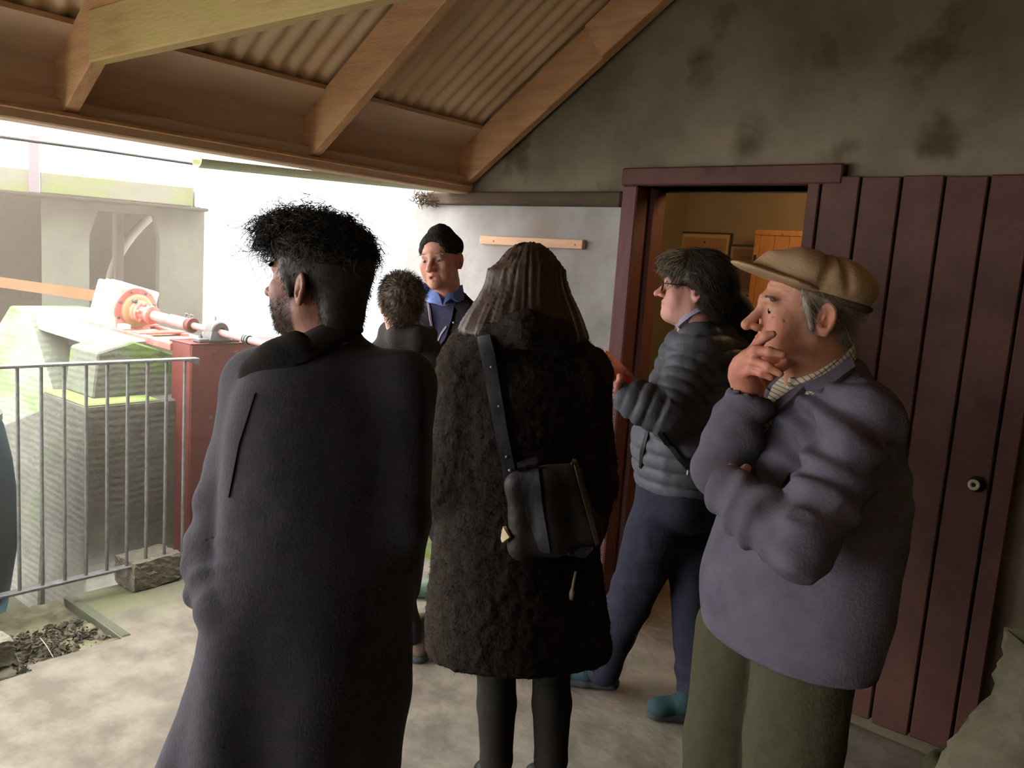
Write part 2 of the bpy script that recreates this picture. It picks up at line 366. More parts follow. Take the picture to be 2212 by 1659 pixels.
# front wall of the shelter with an opening that has clipped upper corners
sL, cL, cR, sR = sx(193), sx(212), sx(334), sx(345); zt_ = szz(270, 460); zc = szz(193, 508)
def swall(polys, n0, n1):
    out = []
    for pl in polys:
        k = len(pl); Vv = [sp(s, n0, z) for s, z in pl] + [sp(s, n1, z) for s, z in pl]
        Ff = [tuple(range(k))[::-1], tuple(range(k, 2*k))] + [(i, (i + 1) % k, k + (i + 1) % k, k + i) for i in range(k)]
        out.append((Vv, Ff))
    return joinvf(*out)
zb = -.4; ztop = Lz0 - .02; sE = sx(440); sW = sx(90)
P(nb, 'wall', swall([[(sW, zb), (sL, zb), (sL, zc), (sL, ztop), (sW, ztop)], [(sL, zc), (cL, zt_), (cL, ztop), (sL, ztop)], [(cL, zt_), (cR, zt_), (cR, ztop), (cL, ztop)],
     [(cR, zt_), (sR, zc), (sR, ztop), (cR, ztop)], [(sR, zb), (sE, zb), (sE, ztop), (sR, ztop)]], -.42, -.2), M_pier)
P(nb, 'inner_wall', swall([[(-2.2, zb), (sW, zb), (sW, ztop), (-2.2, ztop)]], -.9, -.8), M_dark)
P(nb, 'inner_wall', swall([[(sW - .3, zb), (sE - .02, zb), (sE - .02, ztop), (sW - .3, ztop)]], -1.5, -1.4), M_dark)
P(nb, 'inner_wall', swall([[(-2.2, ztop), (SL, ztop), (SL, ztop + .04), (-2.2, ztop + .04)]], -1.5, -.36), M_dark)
P(nb, 'inner_pillar', swall([[(sx(272) - .03, zb), (sx(272) + .02, zb), (sx(272) + .02, 2), (sx(272) - .03, 2)]], -1.0, -.6), mat('mauve inner wood', [(110, 96, 92), (124, 108, 102)], 6, .8))
P(nb, 'inner_arch', tube([sp(sx(346) + .02 - .3*(1 - (k/8.)**2), -.9, szz(318, 650) + .62*k/8.) for k in range(9)], .035), mat('pale inner ring', [(150, 140, 130), (164, 154, 144)], 6, .8), smooth=True)
tag(mesh('timber_rail', *hull([at(-60, 590, 4.6), at(-60, 612, 4.6), at(214, 628, 5.0), at(214, 652, 5.0), at(-60, 590, 4.55), at(-60, 612, 4.55), at(214, 628, 4.95), at(214, 652, 4.95)]), mat('weathered orange timber', [(134, 92, 60), (150, 106, 72)], 7, .8, .2, 30)), 'orange timber rail running across behind the cream gearbox', 'rail')
# gutter and thin rod under the eave
gp = [onax(985, 408, 0, -2.93), onax(700, 385, 0, -2.93), onax(436, 352, 0, -2.93)]
g0, g1 = onax(990, 409, 0, -2.95), onax(436, 350, 0, -2.95)
dirg = nrm(g1 - g0); Lg = np.linalg.norm(g1 - g0)
def gutter():
    V = []; F = []; n = 10
    for i in range(2):
        for k in range(n + 1):
            q = math.pi*k/n; V.append(g0 + dirg*Lg*i + np.array([-.035 - .035*math.cos(q), 0, .012 - .032*math.sin(q)]))
        for k in range(n + 1):
            q = math.pi*(n - k)/n; V.append(g0 + dirg*Lg*i + np.array([-.035 - .031*math.cos(q), 0, .013 - .028*math.sin(q)]))
    m_ = 2*(n + 1)
    for k in range(m_): F.append((k, (k + 1) % m_, m_ + (k + 1) % m_, m_ + k))
    F.append(tuple(range(m_))[::-1]); F.append(tuple(range(m_, 2*m_)))
    return V, F
tag(mesh('gutter', *gutter(), M_moss, smooth=False), 'pale mossy half-round gutter under the eave board', 'gutter')
tag(mesh('steel_rod', *tube([onax(-40, 290, 0, -3.3), onax(200, 322, 0, -3.3), onax(440, 357, 0, -3.3)], .006), M_iron, smooth=True), 'thin grey steel rod stretched below the eave at the bright gap', 'rod')
# debris on the wall head
def debris(lo, hi, n, l, seed):
    r = np.random.RandomState(seed); out = []
    for i in range(n):
        p = lo + (hi - lo)*r.rand(3); d = nrm(r.randn(3)*(1, .5, .7))*l*(.4 + r.rand())
        out.append(tube([p, p + d*.5 + r.randn(3)*.004, p + d], [.002, .003, .001], 4))
    return joinvf(*out)
dbr = mesh('nest_debris', *debris(np.array([-3.24, 3.02, 1.865]), np.array([-3.08, 3.09, 1.915]), 170, .035, 3), M_thatch, kind='stuff'); tag(dbr, 'dark straggly twigs and dirt on the outer end of the wall beam', 'debris')
# ------------------------------------------------------------------ concrete machine base
XB = -3.8
def bx(px, py, x=XB): return onax(px, py, 0, x)
pb = thing('machine_plinth', (-4.0, 1.65, -.3), 'stepped mossy concrete base carrying the tilted machine behind the railing', 'machine base')
def back(p, d=.45): return np.array(p) + (-d, 0, 0)
c1, c2 = bx(183, 878), bx(345, 868); zt1 = c1[2]; c2[2] = zt1
c3 = bx(378, 775, -3.85)
blk = [c1, c2, (c1[0], c1[1], -.4), (XB, 2.4, -.4), back(c1, .46), back(c2, .46), (XB - .46, c1[1], -.4), (XB - .46, 2.4, -.4), (XB, 2.4, zt1)]
P(pb, 'lower_block', hull(blk[:9] + [(XB - .46, 2.4, zt1)], .008), M_conc)
P(pb, 'moss_top', hull([c1 + (-.004, .004, .0), c2 + (-.004, 0, 0), back(c1, .45), back(c2, .45), c1 + (-.012, .01, .008), c2 + (-.01, -.01, .008), back(c1, .44) + (0, 0, .008), back(c2, .44) + (0, 0, .008)]), M_conctop)
# axis of the machine, almost square to the railing
q0, q1 = at(55, 668, 4.6), at(290, 735, 4.1); sa = nrm(q1 - q0); sB = nrm(np.cross(UP, sa))
def onB(px, py, off=0.):
    r_ = ray(px, py); return CAM + r_*((off + sB @ (q1 - CAM))/(sB @ r_))
XP = -3.93
q = [bx(290, 738, XP), bx(380, 768, XP), bx(352, 872, XP), bx(200, 862, XP), bx(212, 762, XP)]
q[1][1] = min(q[1][1], 2.2)
P(pb, 'sloping_pier', hull(q + [back(p, .3) for p in q] + [(XP, 2.45, q[1][2] - .1), (XP, 2.45, .3)], .008), mat('mossy pier concrete', [(104, 106, 90), (118, 122, 104)], 5, .9, .5, 40, wave=('Z', 10, 3, .3), spots=[((100, 126, 60), 3.5, .5, .62)]))
q = [onB(90, 695, .14), onB(222, 740, .14), onB(192, 852, .14), onB(80, 845, .14)]
P(pb, 'rear_pier', hull(q + [p + sB*.25 for p in q], .01), mat('grey rear concrete', [(84, 84, 76), (100, 100, 92)], 8, .9, .7, 30))
q = [onB(56, 668), onB(292, 736), onB(276, 773), onB(56, 704)]
P(pb, 'sloping_ledge', hull(q + [p + sB*.42 for p in q], .008), M_concpale)
q = [onB(-40, 760, -.03), onB(20, 660, -.03), onB(58, 667, -.03), onB(112, 845, -.03), onB(135, 1330, -.03), onB(-40, 1330, -.03)]
P(pb, 'buttress', hull(q + [p + sB*.4 for p in q], .01), mat('sky-lit buttress concrete', [(136, 142, 120), (152, 158, 138)], 4, .9, .5, 40, wave=('Z', 9, 4, .4), spots=[((104, 146, 60), 2.4, .42, .6)]))  # paler base colour stands in for sky light from the left; green is moss
P(pb, 'footing', hull([(-5.4, 1.6, -.4), (-4.26, 1.6, -.4), (-5.4, 2.3, -.4), (-4.26, 2.3, -.4), (-5.4, 1.62, .35), (-4.26, 1.66, .75), (-5.4, 2.3, .35), (-4.26, 2.3, .75)], .01), M_conc)
P(pb, 'brace_rod', tube([onB(178, 735, .1), onB(143, 842, .1)], .007), M_iron, smooth=True)
# channel wall under the pedestal
S('wall_channel', box((-3.72, 2.0, -.4), (-3.66, 6, -.02)), M_conc)
# ------------------------------------------------------------------ machine
mc = thing('gearbox_machine', bx(270, 700), 'cream and red flanged gearbox on a tilted red frame with a pink shaft', 'machine')
su = nrm(np.cross(sB, -sa)*-1); su = su if su[2] > 0 else -su; sxx = -sB
rr_ = math.radians(14); su, sxx = su*math.cos(rr_) - sxx*math.sin(rr_), sxx*math.cos(rr_) + su*math.sin(rr_)
pc = onB(294, 672, .20)                                          # centre of round flange
ax0 = pc
def mp(s, x, u): return ax0 + sa*s + sxx*x + su*u
def mbox(s0, s1, x0, x1, u0, u1, bev=.004): return obox(mp((s0 + s1)/2, (x0 + x1)/2, (u0 + u1)/2), (sa, sxx, su), ((s1 - s0)/2, (x1 - x0)/2, (u1 - u0)/2), bev)
for i, (s0, s1, h) in enumerate(((-.215, -.165, .118), (-.16, -.12, .126), (-.115, -.02, .13))):
    P(mc, 'housing_plate', mbox(s0, s1, -.125, .118, -.118, h, .008), M_creammach)
P(mc, 'housing_core', mbox(-.21, -.02, -.10, .1, -.11, .1), M_creammach)
P(mc, 'side_gusset', hull([mp(-.02, .115, -.118), mp(.03, .1, -.118), mp(-.02, .115, .0), mp(-.02, -.11, -.118), mp(.03, -.1, -.118), mp(-.02, -.11, 0)], .003), M_redmach)
fl = P(mc, 'round_flange', lathe(mp(-.022, 0, 0), sa, [(0, .118), (.012, .124), (.022, .124), (.026, .12), (.026, .09), (.034, .088)], 40), M_redmach, smooth=True, angle=35)
for k in range(8):
    q_ = 2*math.pi*(k + .3)/8; c = mp(.003, .106*math.cos(q_), .106*math.sin(q_))
    P(fl, 'bolt', lathe(c, sa, [(0, .008), (.006, .008), (.0075, .006)], 6), M_iron)
P(mc, 'end_cover', lathe(mp(.0, 0, 0), sa, [(0, .09), (.02, .088), (.026, .08), (.03, .062), (.045, .058), (.05, .05)], 36), mat('ochre stained red paint', [(176, 120, 84), (196, 150, 110)], 9, .5), smooth=True, angle=35)
P(mc, 'drain_plug', lathe(mp(.02, .05, .05), sa, [(0, .011), (.03, .011), (.032, .008)], 8), M_iron)
cp = P(mc, 'coupling_hub', lathe(mp(.045, 0, 0), sa, [(0, .052), (.006, .056), (.03, .056), (.034, .045), (.05, .04), (.075, .04), (.078, .046), (.1, .046), (.104, .034)], 32), M_redmach, smooth=True, angle=35)
for k in range(6):
    q_ = 2*math.pi*k/6; c = mp(.078, .048*math.cos(q_), .048*math.sin(q_))
    P(cp, 'coupling_bolt', lathe(c, sa, [(0, .009), (.02, .009), (.021, .005)], 6), M_redmach)
# shaft with collars
s_br = .645
P(mc, 'splined_sleeve', lathe(mp(.148, 0, 0), sa, [(0, .024), (.004, .026), (.1, .026), (.14, .022), (.142, .03), (s_br*.66 - .148, .031), (s_br*.66 - .146, .02)], 20), M_shaft, smooth=True, angle=35)
P(mc, 'shaft', lathe(mp(.1, 0, 0), sa, [(0, .0165), (.9, .0165)], 18), M_shaft, smooth=True, angle=35)
P(mc, 'collar', lathe(mp(s_br*.69, 0, 0), sa, [(0, .03), (.002, .037), (.022, .037), (.024, .018)], 28), M_redsteel, smooth=True, angle=35)
for k in (0, 1): P(mc, 'set_screw', lathe(mp(s_br*.58 + .04*k, -.01, .024), nrm(su + .3*sa), [(0, .004), (.022, .004), (.0225, .008), (.028, .009), (.0285, .004)], 8), M_iron)
# base frame: two channels and cross plates, tilted like the ledge
fd = sa; fu = su; f0 = onB(330, 748, .05) - sa*.62
fxx = -sB
fu = nrm(np.cross(fxx, fd)); fu = fu if fu[2] > 0 else -fu
def fp(s, x, u): return f0 + fd*s + fxx*x + fu*u
def fbox(s0, s1, x0, x1, u0, u1): return obox(fp((s0 + s1)/2, (x0 + x1)/2, (u0 + u1)/2), (fd, fxx, fu), ((s1 - s0)/2, (x1 - x0)/2, (u1 - u0)/2), .003)
bf = P(mc, 'base_frame', fbox(-.02, .74, -.055, -.01, .0, .035), M_redmach)
P(mc, 'base_frame', fbox(-.02, .5, -.30, -.26, .0, .035), M_redmach)
for s in (.02, .2, .42): P(mc, 'cross_plate', fbox(s, s + .06, -.29, -.02, .03, .042), M_redmach)
for s in (.06, .16, .3): P(mc, 'clamp_block', fbox(s, s + .05, -.06, -.015, .035, .06), M_creammach)
# bearing on the red pedestal
XPd = -3.66
pd = thing('red_pedestal', (XPd - .1, 2.4, -.02), 'dark red steel pedestal plate at the end of the railing', 'pedestal')
pz = 1.105
P(pd, 'face_plate', box((XPd - .012, 2.065, -.1), (XPd, 2.8, pz), .004), M_redsteel)
P(pd, 'side_plate', box((XPd - .18, 2.065, -.1), (XPd - .012, 2.072, pz)), M_redsteel)
P(pd, 'top_plate', box((XPd - .2, 2.06, pz), (XPd + .004, 2.8, pz + .008), .003), M_redsteel)
P(pd, 'pipe_plug', lathe((XPd, onax(455, 902, 0, XPd)[1], onax(455, 902, 0, XPd)[2]), (1, 0, 0), [(0, .008), (.004, .008), (.005, .006)], 12), M_iron)
P(pd, 'pipe_plug', lathe((XPd, onax(465, 902, 0, XPd)[1] + .01, onax(465, 902, 0, XPd)[2]), (1, 0, 0), [(0, .006), (.004, .006), (.005, .004)], 12), M_iron)
for px in (462, 508, 533): c = onax(px, 760 + (px - 462)*.02, 0, XPd); P(pd, 'weld_tab', box(c - (.0, .012, .006), c + (.008, .012, .006), .002), M_redsteel)
bc = mp(s_br, 0, 0); sb = thing('plummer_block', (bc[0], bc[1], pz + .008), 'grey iron plummer block bearing on top of the red pedestal', 'bearing')
P(sb, 'foot', box((bc[0] - .03, bc[1] - .11, pz + .0085), (bc[0] + .035, bc[1] + .11, pz + .03), .005), M_iron)
P(sb, 'housing', joinvf(lathe(bc - sa*.03, sa, [(0, .047), (.005, .052), (.055, .052), (.06, .047), (.06, .024), (.05, .022)], 32), hull([bc + (sxx*a + sa*b) + (0, 0, c) for a in (-.05, .05) for b in (-.028, .028) for c in (0, -.04)] + [np.array([bc[0] + a, bc[1] + b, pz + .02]) for a in (-.04, .045) for b in (-.06, .06)])), M_iron, smooth=True, angle=30)
for s in (-.085, .085): P(sb, 'bolt', lathe((bc[0], bc[1] + s, pz + .028), (0, 0, 1), [(0, .011), (.012, .011), (.013, .006), (.02, .006)], 6), M_iron)
P(sb, 'grease_nipple', lathe(bc + su*.05 - sa*.03, nrm(su - .4*sa), [(0, .004), (.02, .004), (.022, .002)], 8), M_iron)
us = thing('universal_joint', mp(s_br + .22, 0, 0), 'bright steel universal joint where the shaft passes the young man', 'joint')
for k in range(5): P(us, 'link_ring', lathe(mp(s_br + .2 + .008*k, 0, 0), sa, [(0, .018), (.001, .022), (.005, .022), (.006, .018)], 16), [M_black, mat('bright steel', [(190, 192, 196), (206, 208, 212)], 9, .3, metal=.8)][k % 2], smooth=True, angle=35)
# ------------------------------------------------------------------ railing
XRl = -3.6
ra, rb = onax(0, 797, 0, XRl), onax(410, 770, 0, XRl); rz = (ra[2] + rb[2])/2
lb = (onax(0, 1315, 0, XRl)[2] + onax(410, 1165, 0, XRl)[2])/2
rl = thing('steel_railing', (XRl, 1.4, lb - .012), 'galvanised steel railing of round bars along the open side of the shed', 'railing')
P(rl, 'top_rail', box((XRl - .022, -1.2, rz - .008), (XRl + .022, 2.06, rz + .004), .002), M_galv)
P(rl, 'bottom_rail', box((XRl - .022, -1.2, lb - .012), (XRl + .022, 2.06, lb), .002), M_galv)
y0 = onax(38, 900, 0, XRl)[1]; yr = [y0 + .0889*k for k in range(-27, 9)]
barm = None
for y in yr:
    if barm is None:
        b = P(rl, 'bar', lathe((XRl, y, lb - .002), (0, 0, 1), [(0, .0075), (rz - lb, .0075)], 10), M_galv, smooth=True, angle=40); barm = b; yb0 = y
    else:
        b = barm.copy(); COL.objects.link(b); b.parent = rl; b.location = (0, y - yb0, 0)
P(rl, 'fixing_plate', hull([(XRl - .02, 2.06, rz - .03), (XRl + .02, 2.06, rz - .03), (XRl - .02, 1.99, rz - .004), (XRl + .02, 1.99, rz - .004), (XRl - .02, 2.06, rz - .004), (XRl + .02, 2.06, rz - .004)]), M_galv)
# blocks that carry the railing
def block(c, h, label, seed, rot=0):
    r = np.random.RandomState(seed); bm = bmesh.new(); bmesh.ops.create_cube(bm, size=2)
    bmesh.ops.subdivide_edges(bm, edges=bm.edges[:], cuts=9, use_grid_fill=True)
    for v in bm.verts:
        d = Vector(v.co); v.co = Vector((d.x*h[0], d.y*h[1], d.z*h[2]))
        v.co += Vector(tuple(r.randn(3)*.0022))
        if sum(abs(abs(t) - 1) < 1e-4 for t in d) >= 2: v.co *= 1 - .012*r.rand()
        if sum(abs(abs(t) - 1) < 1e-4 for t in d) == 3: v.co *= .97
    V, F = bm_out(bm); cs, sn = math.cos(rot), math.sin(rot)
    V = [(c[0] + x*cs - y*sn, c[1] + x*sn + y*cs, c[2] + z) for x, y, z in V]
    return tag(mesh('concrete_block', V, F, M_block, smooth=False), label, 'block')
kA, kB = onax(290, 1277, 2, 0), onax(386, 1250, 2, 0)
block(((kA[0] + kB[0])/2 - .08, (kA[1] + kB[1])/2, .062), (.085, .118, .066), 'rough grey concrete block under the railing beside the red pedestal', 1, .06)
block((-3.3, .985, .064), (.15, .115, .045), 'topmost of two concrete blocks stacked at the left end of the railing', 2, .1)
block((-3.27, .985, -.045), (.14, .115, .053), 'lower concrete block under another, sunk in the soil patch', 3, .05)
# soil patch
def soil():
    r = np.random.RandomState(4)
    def zf(x, y): return -.052 + .014*math.sin(9*x + 4*y)*math.sin(7*y - 3*x) + .012*r.rand() + .034*max(0, min(1, (x + 3.28)*6)) + .03*max(0, -3.3 - x)
    return grid(-3.75, -2.9, .2, 1.53, .02, zf, lambda x, y: pit(x - .045, y))
so_ = mesh('soil_patch', *soil(), M_dirt, smooth=True, kind='structure')
r = np.random.RandomState(9); out = []
for i in range(800):
    x, y = -3.5 + .42*r.rand(), 1.12 + .36*r.rand(); c = np.array([x, y, -.035 + .01*r.rand()]); s = .003 + .008*r.rand()**2
    out.append(hull([c + r.randn(3)*(s, s, s*.7) for _ in range(6)]))
tag(mesh('soil_crumbs', *joinvf(*out), mat('dark soil crumbs', [(58, 52, 42), (84, 76, 60)], 20, .95), kind='stuff'), 'dark crumbs of soil and stone beside the slab edge', 'soil')
sp0, sp1 = onax(87, 1378, 2, -.02), onax(115, 1420, 2, -.015)
tag(mesh('straw', *tube([sp0, (sp0 + sp1)/2 + (0, 0, .006), sp1], [.0015, .002, .0012], 5), mat('pale straw', [(190, 180, 150), (204, 194, 164)], 20, .8)), 'single pale straw stalk on the soil beside the slab', 'straw')
# teal vessel behind the railing
bcx, bcy = -4.0, 1.05
tb = thing('teal_barrel', (bcx, bcy, -.3), 'dark teal rounded barrel behind the railing at its far left', 'barrel')
pr = [(0, .25), (.06, .272), (.25, .315), (.5, .352), (.7, .36), (.9, .34), (1.05, .31), (1.2, .25), (1.25, .22), (1.25, .03)]
P(tb, 'shell', lathe((bcx, bcy, -.3), (0, 0, 1), pr, 48), M_teal, smooth=True, angle=40)
for z, rr in ((.12, .288), (1.08, .302)): P(tb, 'hoop', lathe((bcx, bcy, -.3 + z), (0, 0, 1), [(0, rr - .01), (.002, rr + .003), (.03, rr + .003), (.032, rr - .01)], 48), M_iron, smooth=True, angle=40)
# batten on the wall
bt = thing('wall_batten', ((-2.781 - 2.166)/2, YW - .02, 1.695), 'short pale pink pine batten screwed to the grey wall', 'batten')
P(bt, 'board', box((-2.779, YW - .04, 1.676), (-2.165, YW - .012, 1.717), .003), M_newwood)
for px in (1066, 1150, 1242): c = onax(px, 521 + (px - 1066)*.045, 1, YW - .041); P(bt, 'screw_head', lathe(c, (0, -1, 0), [(-.002, .003), (.0006, .003), (.001, .002)], 10), M_black)
# stones at lower right
def rock(c, h, seed, n=3, amp=.16, mt=M_stone):
    r = np.random.RandomState(seed); bm = bmesh.new(); bmesh.ops.create_icosphere(bm, subdivisions=4, radius=1)
    ph = r.rand(6)*6
    for v in bm.verts:
        d = v.co.normalized(); q = (abs(d.x)**4 + abs(d.y)**4 + abs(d.z)**4)**(-.25)
        k = q*(1 + amp*(math.sin(3*d.x + ph[0])*math.sin(4*d.y + ph[1]) + .4*math.sin(9*d.z + ph[2])*math.sin(8*d.x + ph[3]) + .2*math.sin(17*d.y + ph[4])*math.sin(15*d.z + ph[5])))
        v.co = Vector((d.x*k*h[0] + c[0], d.y*k*h[1] + c[1], d.z*k*h[2] + c[2]))
    return bm_out(bm)
p = onax(2035, 1655, 1, 2.93)
tag(mesh('loose_stone', *rock((p[0] + .005, 2.97, .0), (.06, .06, .075), 5, amp=.12), mat('dark mossy stone', [(74, 70, 48), (90, 84, 60)], 9, .95, .5, 40), smooth=True), 'small dark rounded stone at the foot of the red door', 'stone')
p1, p2, p3, p4 = at(2195, 1470, 2.36), at(2180, 1560, 2.34), at(2112, 1622, 2.3), at(2106, 1700, 2.28)
rb_ = thing('rubble_pier', (p1[0] + .2, p1[1], 0), 'pale rough rendered stone pier at the right of the red door', 'pier')
def rubble():
    r = np.random.RandomState(11); V = []; F = []; n, mrows = 26, 22
    for j in range(mrows + 1):
        z = .62*j/mrows
        # outline edge pulled in with height
        e = np.interp(z, [0, .2, .30, .42, .5, .62], [0, .0, .04, .13, .135, .16])
        for i in range(n):
            q = 2*math.pi*i/n; rr = (abs(math.cos(q))**4 + abs(math.sin(q))**4)**(-.25)
            jit = .008*r.randn()
            V.append(np.array([p4[0], p4[1], 0]) + RH*(.26 + e/2 + (.26 - e/2 + jit)*rr*math.cos(q)) + FH*(.1 + (.17 + jit)*rr*math.sin(q)) + UP*(z + .004*r.randn()))
    for j in range(mrows):
        for i in range(n): F.append((j*n + i, j*n + (i + 1) % n, (j + 1)*n + (i + 1) % n, (j + 1)*n + i))
    F.append(tuple(range(n))[::-1]); F.append(tuple(mrows*n + k for k in range(n)))
    return V, F
P(rb_, 'rendered_core', rubble(), M_stone, smooth=True)
# ------------------------------------------------------------------ room behind the doorway
def poster(x0, x1, z0, z1, label, word, ws, y=4.8):
    t = thing('framed_notice', ((x0 + x1)/2, y - .01, z0), label, 'notice')
    b = .008
    P(t, 'frame', joinvf(box((x0 - b, y - .022, z1), (x1 + b, y - .002, z1 + b)), box((x0 - b, y - .022, z0 - b), (x1 + b, y - .002, z0)), box((x0 - b, y - .022, z0), (x0, y - .002, z1)), box((x1, y - .022, z0), (x1 + b, y - .002, z1))), M_frame)
    P(t, 'mount', box((x0, y - .012, z0), (x1, y - .004, z1)), M_card)
    mg = (x1 - x0)*.075; P(t, 'sheet', box((x0 + mg, y - .0135, z0 + mg), (x1 - mg, y - .011, z1 - mg)), M_paper)
    cx = (x0 + x1)/2; w = x1 - x0
    def txt(s, size, z, nm, parent=t):
        cu = bpy.data.curves.new(nm, 'FONT'); cu.body = s; cu.size = size; cu.align_x = 'CENTER'; cu.extrude = .0004
        tmp = bpy.data.objects.new('tmp_text', cu); COL.objects.link(tmp); dg = bpy.context.evaluated_depsgraph_get()
        me = bpy.data.meshes.new_from_object(tmp.evaluated_get(dg)); bpy.data.objects.remove(tmp)
        V = [(cx + v.co.x*.9, y - .0142 - v.co.z, z + v.co.y) for v in me.vertices]; F = [tuple(p.vertices) for p in me.polygons]
        mesh(nm, V, F, M_ink, parent)
    txt(word, ws, z1 - mg - w*.24, 'heading')
    P(t, 'crest', box((cx - .006, y - .0142, z1 - mg - w*.10), (cx + .006, y - .0136, z1 - mg - w*.055)), M_ink)
    L_ = []
    for i in range(26):
        z = z1 - mg - w*.33 - i*.0125
        if z < z0 + mg + .02: break
        r_ = random.random()*.03; L_.append(box((x0 + mg*1.6, y - .0139, z), (x1 - mg*1.6 - r_, y - .0137, z + .003)))
    P(t, 'print_lines', joinvf(*L_), mat('faded ink', [(122, 80, 44), (134, 90, 52)], 9, .9), kind='stuff')
poster(-2.636, -2.292, 1.33, 1.864, 'larger framed aged printed notice on the ochre wall, at left', 'FACTORIES ACT', .036)
poster(-2.287, -2.05, 1.508, 1.797, 'smaller framed aged printed notice partly behind the pine cupboard', 'FACTORIES ACT', .018)
cb = thing('pine_cupboard', (-1.85, 4.66, 0), 'orange varnished pine cupboard of narrow boards in the lamplit room', 'cupboard')
cx0 = onax(1632, 497, 1, 4.55)[0]; cz1 = onax(1660, 497, 1, 4.55)[2]
P(cb, 'body', box((cx0 + .004, 4.565, 0), (-1.3, 4.8, cz1 - .012)), M_pine)
for i in range(8): P(cb, 'board', box((cx0 + .03 + .085*i + .0015, 4.553, .05), (cx0 + .03 + .085*(i + 1) - .0015, 4.567, cz1 - .03), .002), M_pine)
P(cb, 'stile', box((cx0, 4.55, 0), (cx0 + .03, 4.567, cz1), .002), M_pine)
P(cb, 'top_rail', box((cx0, 4.545, cz1 - .03), (-1.3, 4.8, cz1), .003), M_pine)
for zq in (cz1 - .17, cz1 - .56):
    P(cb, 'strap_hinge', joinvf(box((cx0 + .008, 4.546, zq - .03), (cx0 + .022, 4.551, zq + .03)), hull([(cx0 + .02, 4.546, zq - .012), (cx0 + .02, 4.546, zq + .012), (cx0 + .09, 4.546, zq - .003), (cx0 + .09, 4.546, zq + .003), (cx0 + .02, 4.551, zq - .012), (cx0 + .02, 4.551, zq + .012), (cx0 + .09, 4.551, zq - .003), (cx0 + .09, 4.551, zq + .003)])), M_black)
# ------------------------------------------------------------------ signed-distance modelling of figures and clothes
class Pr:
    __slots__ = ('f', 'op', 'k', 'lo', 'hi')
    def __init__(s, f, op, k, lo, hi): s.f, s.op, s.k, s.lo, s.hi = f, op, k, np.asarray(lo, float), np.asarray(hi, float)
def cone(a, b, ra, rb, k=.02, op='u', flat=None):
    """round cone; flat=(axis, scale) squeezes it along an axis"""
    a, b = np.asarray(a, float), np.asarray(b, float); m_ = max(ra, rb)
    ba = b - a; l2 = max(ba @ ba, 1e-9)
    if flat is not None: fa, fs = nrm(flat[0]), flat[1]
    def f(P):
        pa = P - a
        if flat is not None: pa = pa + ((pa - (pa @ ba)[:, None]*ba/l2) @ fa)[:, None]*fa*(1/fs - 1)
        h = np.clip((pa @ ba)/l2, 0, 1)
        q = pa - h[:, None]*ba
        d = np.sqrt((q*q).sum(1)) - (ra + (rb - ra)*h)
        return d*(min(1, fs) if flat is not None else 1)
    mm = m_*(max(1, flat[1]) if flat is not None else 1)
    return Pr(f, op, k, np.minimum(a, b) - mm, np.maximum(a, b) + mm)
def chain(pts, rs, k=.02, **kw): return [cone(pts[i], pts[i + 1], rs[i], rs[i + 1], k if i == 0 else .012, **kw) for i in range(len(pts) - 1)]
def ell(c, r, k=.02, op='u', R=None):
    c, r = np.asarray(c, float), np.asarray(r, float)
    def f(P):
        q = P - c
        if R is not None: q = q @ R
        a = q/r; b = a/r
        k0 = np.sqrt((a*a).sum(1)); k1 = np.sqrt((b*b).sum(1)) + 1e-9
        return np.where(k0 < 1e-6, -r.min(), k0*(k0 - 1)/k1)
    m_ = r.max() if R is not None else r
    return Pr(f, op, k, c - m_, c + m_)
def halfspace(p, n, k=.005, op='s'):
    """removes everything on the side n points to"""
    p = np.asarray(p, float); n = nrm(n)
    return Pr(lambda P: -((P - p) @ n), op, k, p, p)
def cat(xs, ys, x):
    """smooth interpolation through the nodes"""
    xs = np.asarray(xs, float); ys = np.asarray(ys, float); n = len(xs)
    t = np.linspace(0, n - 1, (n - 1)*8 + 1); i = np.clip(t.astype(int), 0, n - 2); u = t - i
    def g(a):
        p0, p1, p2, p3 = a[np.maximum(i - 1, 0)], a[i], a[i + 1], a[np.minimum(i + 2, n - 1)]
        return .5*(2*p1 + (p2 - p0)*u + (2*p0 - 5*p1 + 4*p2 - p3)*u*u + (3*p1 - p0 - 3*p2 + p3)*u**3)
    X = g(xs); X = np.maximum.accumulate(X) if xs[-1] > xs[0] else X
    return np.interp(x, X, g(ys))
def axes(psi):
    """psi 0 faces image left, 90 away from the camera, -90 towards it; returns right, forward"""
    p = math.radians(psi); f = -math.cos(p)*RH + math.sin(p)*FH
    return np.array([f[1], -f[0], 0]), f
